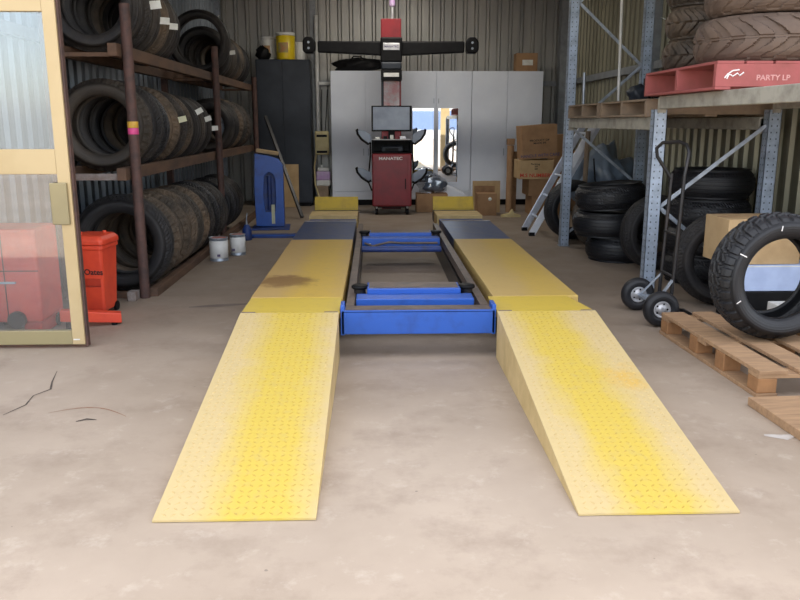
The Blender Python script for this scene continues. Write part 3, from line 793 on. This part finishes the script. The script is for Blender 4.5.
# pipe, sprayer and bottle between the cabinets
t = tag(MB().tube([(-.985, 14.28, 0), (-.985, 14.28, 3.2)], .035, 14).build('downpipe', 'white', None), 'white vertical pipe between the charcoal cabinet and the white cupboards', 'pipe')
t = tag(MB().bar((-.955, 14.2, 2.07), (-.60, 14.2, 2.07), .03, .05).build('wall_bracket', 'white', None), 'short white horizontal bracket beside the white vertical pipe', 'bracket')
t = empty('hose_reel', 'cream plastic hose reel box with looped hose hanging above the purple bottle', 'hose reel', (-.90, 13.86, .86))
MB().box(-.12, .12, -.04, .04, .0, .40).build('housing', 'cream', t, .02)
MB().box(-.09, .09, -.046, -.041, .03, .07).build('slot', 'black', t)
MB().box(-.09, .09, -.046, -.041, .30, .34).build('slot', 'black', t)
MB().tube([(.06, 0, .4), (.08, .1, .7), (.10, .2, 1.1)], .008, 6).tube([(.0, 0, .4), (.0, .1, .7), (.0, .25, 1.1)], .008, 6).build('cord', 'black', t)
MB().tube([(-.1, -.03, .02), (-.13, -.15, -.2), (-.12, -.17, -.5), (-.06, -.17, -.70), (.02, -.17, -.78)], .014, 8).build('hose', 'cream', t)
t = tag(MB().box(-.2, .0, -.12, .12, 0, .33).build('wooden_block', 'wood_old', None, .01, loc=(-.80, 13.84, 0)), 'brown wooden block on the floor under the purple bottle', 'block')
t = empty('purple_bottle', 'white and purple plastic detergent bottle between the two cabinets', 'bottle', (-.885, 13.82, .331))
MB().box(-.12, .12, -.08, .08, 0, .10).build('base', 'white', t, .02)
MB().box(-.12, .12, -.08, .08, .10, .25).build('middle', 'purple', t, .02)
MB().box(-.10, .10, -.07, .07, .25, .31).build('shoulder', 'white', t, .02)
MB().cyl((-.03, 0, .31), .03, .05, 'z', 14).build('cap', 'white', t)

# ------------------------------------------------------------------ red alignment console
K = empty('alignment_console', 'red wheel alignment console with tall column, monitor and wide black camera beam', 'alignment machine', (.27, 12.42, 0))
body = MB().box(-.305, .305, -.20, .20, .13, .94).build('cabinet', 'red', K, .02)
MB().box(-.245, .245, -.206, -.2, .16, .90).build('front_door', 'red', K, .004)
MB().box(.20, .215, -.215, -.206, .40, .56).build('handle', 'black', K, .004)
text('brand_lettering', 'MANATEC', .062, 'white_ink', K, (-.02, -.2085, .865), (PI/2, 0, 0), .0008, 1.25)
mb = MB().box(-.31, .31, -.19, .20, .942, .96).box(-.31, -.28, -.19, .20, .96, 1.12).box(.28, .31, -.19, .20, .96, 1.12).box(-.31, .31, .16, .20, .96, 1.12).box(-.31, .31, -.21, .20, 1.12, 1.14)
mb.build('printer_shelf', 'black', K, .004)
pr_ = MB().box(-.16, .18, -.12, .12, .961, 1.05).build('printer', 'cabinet_dark', K, .02)
MB().box(-.10, .10, -.124, -.1205, .975, 1.02).build('paper_slot', 'black', pr_)
MB().box(-.29, .29, -.24, -.10, 1.141, 1.155).build('keyboard_tray', 'rim', K, .008)
for i, (x, w_, m_) in enumerate(((-.22, .07, 'paper'), (-.10, .06, 'black'), (.0, .05, 'paper'), (.08, .03, 'red'), (.17, .09, 'rim'))):
    MB().box(x-w_/2, x+w_/2, -.16, -.08, 1.156, 1.156+.03+.015*(i % 3)).build('tray_clutter', m_, K, .005)
mn_ = MB().box(-.31, .31, -.06, -.005, 1.27, 1.655).build('monitor', 'black', K, .008)
MB().box(-.285, .275, -.066, -.0605, 1.295, 1.635).build('screen', 'screen', mn_)
MB().box(-.05, .05, -.03, .1, 1.141, 1.27).build('monitor_stand', 'black', K)
for s in (-1, 1):
    for zz in (.16, ):
        MB().tube([(s*.24, -.14, .13), (s*.24, -.14, .07)], .018, 8).build('castor_stem', 'rim', K)
        MB().cyl((s*.24-.02, -.14, .05), .05, .04, 'x', 18).build('castor', 'black', K)
        MB().cyl((s*.24-.02, .14, .05), .05, .04, 'x', 18).build('castor', 'black', K)
MB().box(-.27, .27, -.12, .18, .105, .13).build('base', 'black', K)
col = MB().box(-.155, .155, .20, .34, .05, 2.95).build('column', 'red', K, .01)
MB().box(-.115, .125, .186, .1995, 1.62, 2.03).build('column_panel', 'pink', col)
MB().box(-.155, -.118, .186, .1995, 1.62, 2.03).build('panel_edge', 'cabinet_dark', col)
# beam
bm_ = MB().prism([(-1.12, 2.445), (-.16, 2.40), (.16, 2.40), (1.12, 2.445), (1.12, 2.61), (-1.12, 2.61)], 'y', .08, .19).build('camera_beam', 'black', K, .02)
hs = MB().box(-.165, .165, .0, .19, 2.30, 2.66).build('beam_housing', 'black', K, .02)
MB().box(-.125, .125, -.012, -.001, 2.47, 2.575).build('badge', 'rim', hs, .01)
text('badge_lettering', 'MANATEC', .042, 'vio_ink', hs, (0, -.0135, 2.522), (PI/2, 0, 0), .0006, 1.1)
MB().box(-.155, .155, -.01, .19, 2.30, 2.19).build('lower_housing', 'cabinet_dark', K, .02)
MB().box(-.16, .16, .0, .19, 2.03, 2.19).build('lower_cap', 'black', K, .01)
MB().box(-.12, .115, -.012, -.001, 2.08, 2.14).build('badge', 'white', K, .01)
for s in (-1, 1):
    p = MB().prism([(s*1.24-.075, 2.43), (s*1.24+.055, 2.43), (s*1.24+.09, 2.48), (s*1.24+.09, 2.60), (s*1.24+.04, 2.665), (s*1.24-.06, 2.665), (s*1.24-.10, 2.61), (s*1.24-.10, 2.47)], 'y', .02, .20).build('camera_pod', 'black', K, .02)
    for zz in (2.585, 2.50): MB().cyl((s*1.24-.01, .012, zz), .018, .012, 'y', 16).build('lens', 'galv', p)
MB().tube([(.02, .27, 2.95), (.02, .27, 3.13)], .028, 10).build('mast', 'rim', K)
MB().lathe([(.001, 3.13), (.04, 3.13), (.045, 3.15), (.045, 3.25), (.02, 3.29), (.001, 3.29)], (.02, .27, 0), 'z', 16).build('bottle', 'purple', K)
def clampwing(s, z, k=1.):
    pts = [(0, 0), (.05, -.02), (.17, .05), (.24, .13), (.255, .19), (.23, .20), (.12, .18), (0, .12)]
    P_ = [(s*(.32+x*k), z+y) for x, y in pts]
    o = MB().prism(P_, 'y', -.03, .01).build('target_plate', 'screen', K, .004)
    MB().tube([(P_[i][0], -.03, P_[i][1]) for i in (0, 1, 2, 3, 4, 5)], .018, 8).build('rubber_edge', 'black', o)
clampwing(-1, 1.10, .85); clampwing(-1, .52, .9); clampwing(1, 1.10, .8); clampwing(1, .50, .9)
for s in (-1, 1):
    MB().tube([(s*.31, .1, .35), (s*.37, .1, .5), (s*.33, .1, .9), (s*.33, .1, 1.1)], .012, 8).build('holder_arm', 'black', K)

# plastic bag, cardboards near the mirror
t = empty('plastic_bag', 'crumpled clear and pale blue plastic bag on the box right of the red console', 'bag', (.93, 12.75, .312))
blob('bag_body', 'wrap', t, (0, 0, .12), (.24, .14, .17), .5, 9)
blob('bag_contents', 'bag', t, (0.05, .02, .09), (.15, .09, .11), .6, 12)
t = tag(MB().box(-.26, .24, -.16, .16, 0, .29).build('cardboard_box', 'card', None, .004, loc=(.93, 12.75, 0)), 'low brown cardboard box on the floor under the clear plastic bag', 'box')
t = empty('white_machine', 'low white rounded plastic cover behind the right yellow wheel stop', 'cover', (1.22, 13.2, 0))
MB().prism([(-.27, 0), (.34, 0), (.34, .18), (.24, .28), (-.16, .46), (-.25, .42)], 'y', -.15, .15).build('cover', 'white_board', t, .03)
MB().tube([(-.27, -.16, .22), (-.25, -.17, .36), (-.17, -.17, .50)], [.03, .022, .008], 8).build('hook', 'black', t)
t = empty('cardboard_box', 'brown cardboard box with round white sticker beside the right yellow wheel stop', 'box', (1.74, 12.2, 0), .03)
MB().box(-.165, .135, -.12, .14, 0, .34).build('carton', 'card', t, .004)
MB().box(-.17, .14, .10, .142, .34, .44).build('flap', 'card_in', t)
MB().lathe([(.001, -.1235), (.028, -.1235), (.028, -.1205)], (.03, 0, .255), 'y', 18).build('round_sticker', 'paper', t)
t = tag(MB().box(-.22, .22, -.012, .012, 0, .50).build('cardboard_sheet', 'card2', None, 0, loc=(1.78, 12.52, 0)), 'tan cardboard sheet standing behind the box with the round sticker', 'cardboard')
t.rotation_euler = (-.06, 0, .05)

# pile of cartons
def carton(x0, x1, z0, z1, y0, y1, mat, label, tilt=0, flap=False):
    cx = (x0+x1)/2
    t = empty('cardboard_box', label, 'box', (cx, (y0+y1)/2, z0)); t.rotation_euler = (0, tilt, 0)
    w, d, h = (x1-x0)/2, (y1-y0)/2, z1-z0
    MB().box(-w, w, -d, d, 0, h).build('carton', mat, t, .004)
    MB().box(-w-.0005, w+.0005, -.03, .03, h+.0002, h+.0015).build('tape', 'card2', t)
    return t, w, d, h
t, w, d, h = carton(2.42, 2.86, 0, .30, 12.1, 12.6, 'card', 'brown cardboard box at the bottom of the tall pile by the ladder')
t, w, d, h = carton(2.36, 2.86, .302, .56, 12.05, 12.6, 'card', 'brown cardboard box with faint red print, second from the bottom of the pile')
text('print', 'NEW', .05, 'red_ink', t, (.12, -d-.001, .15), (PI/2, 0, 0), .0005)
t, w, d, h = carton(2.20, 2.72, .562, .845, 12.0, 12.5, 'card2', 'tan cardboard box with large red lettering in the middle of the pile')
text('print', 'M.S NUMBERS', .075, 'red_ink', t, (0, -d-.001, .055), (PI/2, 0, 0), .0005, 1.1)
text('print', 'Packing\n  50\n  60', .036, 'blk_ink', t, (-.02, -d-.001, .19), (PI/2, 0, 0), .0005, 1.3)
t, w, d, h = carton(2.24, 2.78, .872, 1.37, 12.0, 12.45, 'card', 'large brown cardboard box tilted on top of the pile', -.0)
t.rotation_euler = (0, -.07, 0)
text('print', 'PRODUCT OF\nMADE IN', .04, 'blk_ink', t, (.0, -d-.001, .25), (PI/2, 0, 0), .0005, 1.2)
text('print', 'HANDLE WITH CARE', .062, 'vio_ink', t, (0, -d-.001, .045), (PI/2, 0, 0), .0005)
t = empty('cardboard_roll', 'brown rolled cardboard standing on end left of the box pile', 'cardboard roll', (2.16, 12.62, 0))
MB().tube([(0, 0, 0), (.0, 0, 1.05)], .055, 16).build('roll', 'card', t)
MB().tube([(.08, .12, 0), (.09, .12, .95)], .05, 14).build('inner_roll', 'card_in', t)
t = tag(MB().box(-.06, .06, -.03, .03, 0, .10).build('small_carton', 'card_in', None, .004, loc=(2.16, 12.62, 1.056)), 'narrow brown carton lying on top of the cardboard roll', 'box')
t, w, d, h = carton(2.80, 3.15, .96, 1.22, 12.75, 13.1, 'card', 'small brown cardboard box behind the top of the pile, next to the rack post')
t, w, d, h = carton(2.88, 3.30, 0, .958, 12.7, 13.2, 'card', 'tall brown cardboard box in the corner behind the pile')
t = empty('yellow_block', 'low yellow wheel chock on the floor in front of the box pile', 'chock', (2.07, 11.9, 0))
MB().prism([(-.15, 0), (.15, 0), (.15, .03), (.05, .055), (.02, .12), (-.03, .055), (-.15, .03)], 'y', -.05, .05).build('wedge', 'cream', t, .004)

# ------------------------------------------------------------------ pallet racking on the right
R_ = empty('pallet_rack', 'galvanised pallet racking with braced frames along the right wall', 'rack', (2.22, 7.6, 0))
def rb(name, mb, mat, wx, wy, wz, bevel=0):
    return mb.build(name, mat, R_, bevel, loc=(wx-2.22, wy-7.6, wz))
def upright(x, y, h):
    # lipped channel, open to the back
    s = .05; q = .042; t = .004
    o = rb('upright', MB().box(-s, s, -q, -q+t, 0, h).box(-s, -s+t, -q, q, 0, h).box(s-t, s, -q, q, 0, h).box(-s, -s+.02, q-t, q, 0, h).box(s-.02, s, q-t, q, 0, h), 'upright', x, y, 0)
    MB().box(-.06, .06, -.055, .055, 0, .008).build('foot_plate', 'galv', o)
    return o
for (y, h, xr_) in ((3.02, 1.55, 3.13), (6.24, 1.50, 3.13), (9.03, 3.6, 3.03)):
    upright(2.225 if y < 9 else 2.20, y, h); upright(xr_, y, h)
    yy = y+.0
    x0, x1 = (2.225 if y < 9 else 2.20)+.05, xr_-.05
    zz = []
    if y < 9: segs = [((x0, .74), (x1, 1.38)), ((x0, .74), (x1, .10))]
    else: segs = [((x0, 1.33), (x1, .74)), ((x0, .16), (x1, .74)), ((x0, 1.36), (x1, 2.02)), ((x0, 2.68), (x1, 2.02)), ((x0, 2.68), (x1, 3.34))]
    for (a, b_) in segs:
        rb('brace', MB().bar((a[0]-2.22, 0, a[1]), (b_[0]-2.22, 0, b_[1]), .012, .042, (0, 1, 0)).bar((a[0]-2.22, -.012, a[1]), (b_[0]-2.22, -.012, b_[1]), .03, .006, (0, 1, 0)) , 'galv', 2.22, yy, 0)
for (x, y0, y1, z0, z1) in ((2.225, 3.07, 6.19, 1.505, 1.60), (3.13, 3.07, 6.19, 1.505, 1.60), (2.215, 6.29, 8.98, 1.345, 1.445), (3.08, 6.29, 8.98, 1.345, 1.445)):
    rb('beam', MB().box(-.025, .025, y0-y0, y1-y0, 0, z1-z0), 'galv_dull', x, y0, z0, .006)
    for yy in (y0, y1-.01):
        rb('beam_connector', MB().box(-.032, .032, -.0, .008, -.06, .055), 'galv_dull', x, yy, z0+.03)
def pallet(name, label, x0, x1, y0, y1, z, h, mats, rz=0, solid_near=True, nb=6, seam='y'):
    """stringers run along x (openings face the aisle); deck boards run along y"""
    cx, cy = (x0+x1)/2, (y0+y1)/2
    t = empty(name, label, 'pallet', (cx, cy, z), rz)
    W_, D_ = (x1-x0)/2, (y1-y0)/2; th = .018
    for k in range(3):
        yy = (-D_+.02, 0, D_-.02)[k]
        MB().box(-W_, W_, yy-.02, yy+.02, th, h-th).build('stringer', mats[1], t, .003)
    bw = 2*W_/nb
    for k in range(nb):
        MB().box(-W_+k*bw+.004, -W_+(k+1)*bw-.012, -D_, D_, h-th, h).build('top_board', mats[0], t, .003)
    for k in range(3):
        xx = (-W_+.05, 0, W_-.05)[k]
        MB().box(xx-.05, xx+.05, -D_, D_, 0, th).build('bottom_board', mats[0], t, .003)
    return t
rp = pallet('pallet', 'red painted wooden pallet holding tractor tyres on the near rack beam', 2.14, 3.25, 5.04, 6.37, 1.603, .175, ('pallet_red', 'pallet_red'), -.0)
text('chalk_lettering', 'PARTY LP', .046, 'pink_ink', rp, (-.19, -.6655, .072), (PI/2, 0, 0), .0005, 1.1)
for k, (y0, y1, lb) in enumerate(((6.36, 7.66, 'old grey-brown wooden pallet on the lower rack beam, nearer of two'), (7.74, 8.93, 'old grey-brown wooden pallet on the lower rack beam, farther of two'))):
    pallet('pallet', lb, 2.16, 3.22, y0, y1, 1.447, .14, ('wood_old', 'wood_old'))
for q_, w_ in (([(-.50, .07), (-.48, .095), (-.45, .115), (-.41, .12)], .010), ([(-.485, .065), (-.475, .09), (-.46, .09), (-.45, .08), (-.42, .10), (-.405, .085), (-.38, .105)], .009)):
    MB().tube([(a, -.6655, b_) for a, b_ in q_], w_*.5, 6).build('chalk_stroke', 'white_ink', rp)
# clutter on the tan pallet
t = empty('black_crate', 'black ribbed plastic crate standing on the old pallets behind the red pallet', 'crate', (2.75, 7.5, 1.588))
mb = MB().box(-.2, .2, -.13, .13, 0, .02)
for k in range(4): mb.box(-.2, .2, -.13, -.115, .04+.05*k, .065+.05*k).box(-.2, .2, .115, .13, .04+.05*k, .065+.05*k)
mb.box(-.2, -.18, -.13, .13, 0, .22).box(.18, .2, -.13, .13, 0, .22).build('basket', 'black', t, .004)
blob('rag', 'cabinet_dark', t, (-.28, 0, .07), (.1, .09, .085), .5, 4)
tag(MB().tube([(2.60, 8.55, 1.589), (2.585, 8.6, 2.9)], .015, 10).build('pole', 'white', None), 'thin pale pole standing on the far pallet', 'pole')
tag(MB().tube([(2.24, 8.6, 1.589), (2.235, 8.6, 1.92)], .016, 10).build('short_pole', 'galv', None), 'short grey tube standing on the far pallet beside the tall upright', 'tube')
tag(MB().tube([(2.79, 7.55+.35, 1.589), (2.79, 7.9, 1.88)], .016, 10).build('short_pole', 'galv', None), 'short grey tube standing behind the black crate', 'tube')

# tyres on the red pallet
z0 = 1.780
tyre('mud', (2.665, 5.50, z0+.15), 'big brown chevron-lug tractor tyre lying flat on the red pallet, lower one', (PI/2, 0, .3), 1.0)
tyre('mud', (2.70, 5.48, z0+.452), 'big brown chevron-lug tractor tyre lying on top of another tractor tyre', (PI/2, 0, 1.7), .98)
for k, (dx, lb) in enumerate(((0, 'small knobbly dark tyre at the bottom of the stack left of the tractor tyres'), (.01, 'small knobbly tyre with pale tag, middle of the stack left of the tractor tyres'), (-.0, 'small knobbly tyre at the top of the stack left of the tractor tyres'))):
    o = tyre('atv', (2.52+dx, 6.30, z0+.12+k*.238), lb, (PI/2, 0, k*1.1), 1.)
    if k == 1:
        sticker(o, 5.0, .05, .05, .03)

# ------------------------------------------------------------------ floor tyres on the right
def lie(key, x, y, z, label, sc=1., tilt=0, mat=None, spin=0):
    return tyre(key, (x, y, z), label, (PI/2, tilt, spin), sc, None, mat)
lie('r', 2.55, 8.10, .127, 'black tyre lying flat on the floor at the bottom of the three-tyre stack', .93)
lie('r', 2.44, 8.12, .380, 'black ribbed tyre lying in the middle of the three-tyre stack', 1.02)
o = tyre('n', (2.44, 8.10, .668), 'black tyre lying tilted on top of the three-tyre stack', (PI/2, 0, 0), 1.0)
o.rotation_euler = Euler((PI/2, -.10, 0), 'XYZ'); o.rotation_euler = (Matrix.Rotation(-.085, 3, 'Y') @ Matrix.Rotation(PI/2, 3, 'X')).to_euler()
tyre('c', (2.56, 8.72, .368), 'brown dusty tyre standing upright behind the three-tyre stack', (0, 0, .25), 1.0)
tyre('n', (2.42, 9.53, .368), 'black tyre standing upright beside the foot of the ladder', (0, 1, .12), 1.0)
tyre('a', (2.92, 9.215, .362), 'black tyre standing behind the rack upright, right of the ladder tyre', (0, 2, 0), 1.0)
tyre('a', (2.73, 7.50, .366), 'dark tyre standing upright between the two tyre stacks', (0, .5, .12), 1.0)
for k in range(4):
    lb = ['black tyre lowest on the floor in the four-tyre stack by the right wall', 'black tyre second from the floor in the four-tyre stack', 'black tyre third from the floor in the four-tyre stack', 'black tyre topmost of the four-tyre stack against the right wall'][k]
    lie('r' if k % 2 else 'n', 2.97+.01*(k % 2), 6.93, .127+.252*k, lb, 1.0, spin=0)
tyre('n', (2.70, 5.98, .362), 'black tyre standing upright behind the hand truck and the cardboard box', (0, 1.3, -.1), 1.0, mat='rub')
t = empty('sheet_bale', 'pale blue sheet-wrapped bale behind the rack near the ladder', 'bale', (3.0, 10.3, 0))
blob('wrap', 'bag', t, (0, 0, .48), (.36, .45, .58), .5, 7, 4)
MB().tube([(-.2, -.2, .95), (-.24, -.45, .7), (-.1, -.5, .4)], .01, 6).build('strap', 'black', t)
t = tag(MB().tube([(2.60, 9.76, 0), (2.62, 9.76, 1.30)], .03, 10).build('wood_post', 'wood_old', None), 'pale wooden post standing behind the rack braces', 'post')

# ladder: two sections
lad = empty('ladder', 'white and silver aluminium extension ladder leaning to the right behind the rack', 'ladder', (1.99, 9.86, 0), 0)
d = Vector((.72, 0, 1.34)).normalized(); Ld = 1.70
n_ = Vector((d.z, 0, -d.x))
def stile(y, off, mat, L=Ld, wd=.085, base=0):
    a = Vector((0, y, .02))+n_*off+d*base; b_ = a+d*L
    return MB().bar(a, b_, wd, .028, (0, 1, 0)).build('stile', mat, lad, .004)
stile(0, 0, 'lad_white'); stile(.50, 0, 'alu')
stile(.05, .075, 'alu', 1.35, .05, .35)
for k in range(5):
    q = d*(.22+.30*k)
    MB().tube([(q.x, .0, q.z+.02), (q.x, .5, q.z+.02)], .016, 8).build('rung', 'alu', lad)
for y in (0, .5): MB().box(-.035, .035, y-.03, y+.03, 0, .045).build('rubber_foot', 'black', lad)

# ------------------------------------------------------------------ hand truck
H_ = empty('hand_truck', 'black tubular hand truck with two pneumatic wheels parked at the rack upright', 'hand truck', (2.0, 5.50, 0))
ya, yb = -.02+.0, .24
def rail_pts(y, x0, x1): return [(x0, y, .06), (x1, y, 1.02)]
MB().tube([(.135, -.02, .10), (.165, -.02, 1.04)], .013, 10).build('rail', 'black_metal', H_)
MB().tube([(.135, .22, .10), (.165, .22, 1.04)], .013, 10).build('rail', 'black_metal', H_)
MB().tube([(.165, -.02, 1.04), (.185, -.02, 1.2), (.18, .02, 1.25), (.15, .08, 1.27), (.07, .19, 1.26), (.04, .22, 1.22), (.05, .22, 1.16), (.13, .22, 1.05), (.165, .22, 1.0)], .013, 10).build('handle', 'black_metal', H_)
MB().tube([(.142, -.02, .32), (.142, .22, .32)], .010, 8).build('cross_tube', 'black_metal', H_); MB().tube([(.15, -.02, .62), (.15, .22, .62)], .010, 8).build('cross_tube', 'black_metal', H_)
MB().tube([(0, -.20, .125), (0, .34, .125)], .010, 8).build('axle', 'galv', H_)
for q in (0, 1):
    y0_, y1_ = ((-.06, -.02), (.26, .22))[q]; MB().bar((0, y0_, .125), (.14, y1_, .30), .02, .012).bar((0, y0_, .125), (.14, y1_, .11), .03, .03).build('axle_bracket', 'galv', H_)
MB().box(.12, .36, -.08, .28, .004, .014).box(.12, .13, -.06, .26, .014, .12).build('toe_plate', 'black_metal', H_)
for y, nm in ((-.20, 'near'), (.30, 'far')):
    wv = bpy.data.objects.new('wheel', None); C.objects.link(wv); wv.parent = H_; wv.location = (0, y, .127); wv.empty_display_size = .05
    prof = [(.060, -.03), (.075, -.043), (.105, -.042), (.120, -.028), (.126, -.008), (.126, .008), (.120, .028), (.105, .042), (.075, .043), (.060, .03), (.056, 0)]
    MB().lathe(prof, (0, 0, 0), 'y', 40, True, True).build('pneumatic_tyre', 'rub_new', wv)
    mb = MB().lathe([(.061, -.028), (.058, -.034), (.050, -.024), (.03, -.020), (.028, -.036), (.012, -.038), (.0001, -.038)], (0, 0, 0), 'y', 32).lathe([(.061, .028), (.058, .034), (.050, .024), (.03, .020), (.028, .036), (.0001, .038)], (0, 0, 0), 'y', 32)
    mb.build('rim', 'rim', wv)
    mb = MB()
    for k in range(5):
        a = 2*PI*k/5; mb.cyl((.040*math.cos(a), -.0235, .040*math.sin(a)), .007, .004, 'y', 10)
    mb.build('rim_hole', 'black', wv)

# ------------------------------------------------------------------ floor pallet, tyre and boxes at the right edge
t = empty('pallet', 'light brown wooden pallet on the floor at the right edge, holding the knobbly tyre', 'pallet', (2.50, 4.50, 0), .035)
for i, x in enumerate((-.50, -.285, -.07, .145, .36)):
    MB().box(x-.04, x+(.115 if i != 1 else .10), -.66, .64, .125, .147).build('top_board', 'wood', t, .003)
for y in (-.60, .02, .58):
    MB().box(-.54, .475, y-.055, y+.055, .103, .125).build('cross_board', 'wood', t, .003)
for x in (-.49, -.03, .42):
    for y in (-.60, -.22 if x < -.3 else -.02, .13 if x < -.3 else .02, .58):
        if x > -.3 and abs(y) < .021 and y < 0: continue
        MB().box(x-.05, x+.055, y-.055, y+.055, .022, .103 if abs(y) > .5 or x > -.3 else .1249).build('block', 'wood2', t, .006)
    MB().box(x-.055, x+.06, -.66, .64, 0, .022).build('bottom_board', 'wood', t, .003)
t = tag(MB().box(0, .5, -.62, .0, 0, .045).build('timber_board', 'wood', None, .004, loc=(1.885, 3.72, 0)), 'brown timber board lying on the floor in front of the pallet', 'board')
t.rotation_euler = (0, 0, .05)
o = tyre('big', (2.345, 4.47, .147+.3755), 'large knobbly black all-terrain tyre standing on the floor pallet', (0, .35, .06), .97)
for a_, b_ in ((2.5, .015), (3.35, -.01), (4.25, .01)):
    c_, s__ = math.cos(a_-.35), math.sin(a_-.35)
    MB().bar((.30*c_, -.1415, .30*s__), (.335*c_+b_, -.138, .335*s__), .006, .003, (0, 1, 0)).build('chalk_mark', 'white_ink', o)
t = empty('black_crate', 'black box on the floor behind the knobbly tyre, under the pale blue box', 'crate', (2.83, 5.52, 0))
MB().box(-.26, .28, -.16, .18, 0, .235).build('box', 'black', t, .01)
MB().box(-.22, -.13, -.164, -.161, .06, .10).build('printed_label', 'crate_label', t)
t = empty('pale_blue_box', 'pale blue cardboard box seen through the hole of the knobbly tyre', 'box', (2.86, 5.54, .236))
MB().box(-.26, .26, -.18, .16, 0, .185).build('carton', 'blue_box', t, .004)
MB().box(-.26, .26, -.181, -.1795, .185-.012, .185-.004).build('lid_edge', 'white', t)
t = empty('cardboard_box', 'tan cardboard box with black lettering behind the knobbly tyre', 'box', (2.70, 5.56, .423), .04)
MB().box(-.24, .30, -.17, .19, 0, .32).build('carton', 'card2', t, .004)
MB().box(-.24, .30, .0, .02, .321, .323).build('tape', 'card', t)
text('print', '1. S', .10, 'blk_ink', t, (-.13, -.1715, .20), (PI/2, -PI/2, 0), .0006)
t = empty('white_box', 'small white box at the right edge on the pallet behind the tyre', 'box', (2.70, 4.98, .1475))
MB().box(-.08, .12, -.06, .06, 0, .09).build('carton', 'white', t, .004)
MB().box(-.06, .0, -.062, -.0605, .02, .06).build('print_panel', 'black', t)

# ------------------------------------------------------------------ added fill lights under the roof, out of frame, to lift the interior
for k, (x, y) in enumerate(((0.3, 7.2), (.3, 11.6))):
    t = empty('fill_fixture', ['added fill light over the near half of the lift', 'added fill light over the console end'][k], 'light', (x, y, ZR-.10), 0, 'added fill lights')
    MB().box(-.75, .75, -.10, .10, .03, .099).build('housing', 'white', t)
    MB().tube([(-.7, 0, .005), (.7, 0, .005)], .02, 10).build('tube', 'tube', t)
    ld = bpy.data.lights.new('fill_light', 'AREA'); ld.shape = 'RECTANGLE'; ld.size = 1.4; ld.size_y = .3; ld.energy = (5, 20)[k]; ld.color = (1., .94, .84)
    lo = bpy.data.objects.new('fill_light', ld); C.objects.link(lo); lo.location = (x, y, ZR-.14)

# ------------------------------------------------------------------ outside, building and post added only for the mirrors to reflect
t = empty('mirror_backdrop', 'pale building with blue upper wall, added behind the camera for the mirrors to reflect', 'building', (4.5, -42, 0))
M['yard_blue'] = worn('yard_blue', (.10, .15, .28), (.08, .13, .25), .8); M['yard_white'] = worn('yard_white', (.40, .40, .41), (.25, .26, .28), .9, 0, .6)
MB().box(-18, 12, -4, 0, 0, .8).build('lower_wall', 'yard_white', t)
MB().box(-18, 12, -4, 0, .8, 2.4).build('upper_wall', 'yard_blue', t)
tag(MB().box(-.12, .16, -.05, .05, 0, 2.6).build('mirror_post', 'door_al', None, loc=(2.2, 2.2, 0)), 'yellow post added outside the shed for the mirror to reflect', 'post')  # added stand-in for a yellow door leaf in the reflection

# ------------------------------------------------------------------ light and camera
w = bpy.data.worlds.new('sky'); scn.world = w; w.use_nodes = True
nt = w.node_tree; bg = nt.nodes['Background']
sky = nt.nodes.new('ShaderNodeTexSky'); sky.sky_type = 'NISHITA'; sky.sun_disc = False
sky.sun_elevation = math.radians(52); sky.sun_rotation = math.radians(20); sky.altitude = 200; sky.dust_density = 2.5
mxw = nt.nodes.new('ShaderNodeMix'); mxw.data_type = 'RGBA'; mxw.inputs[0].default_value = .62
nt.links.new(sky.outputs[0], mxw.inputs[6]); mxw.inputs[7].default_value = (3.45, 3.3, 3.12, 1)
nt.links.new(mxw.outputs[2], bg.inputs[0]); bg.inputs[1].default_value = .33
sl = bpy.data.lights.new('sun', 'SUN'); sl.energy = 4.; sl.angle = math.radians(.6); sl.color = (1, .95, .86)
so = bpy.data.objects.new('sun', sl); C.objects.link(so)
so.rotation_euler = (math.radians(-40), 0, math.radians(-12))   # comes from behind the shed: the apron stays in its shade

cam = bpy.data.cameras.new('camera'); co_ = bpy.data.objects.new('camera', cam); C.objects.link(co_)
cam.sensor_width = 36; cam.lens = 786/800*36; cam.clip_end = 200
co_.location = (0, 0, 1.4); co_.rotation_euler = (PI/2-.2218, 0, -.0322)
scn.camera = co_
scn.view_settings.view_transform = 'Standard'; scn.view_settings.look = 'None'
scn.view_settings.gamma = 1; scn.view_settings.use_curve_mapping = False
scn.view_settings.exposure = 1.32
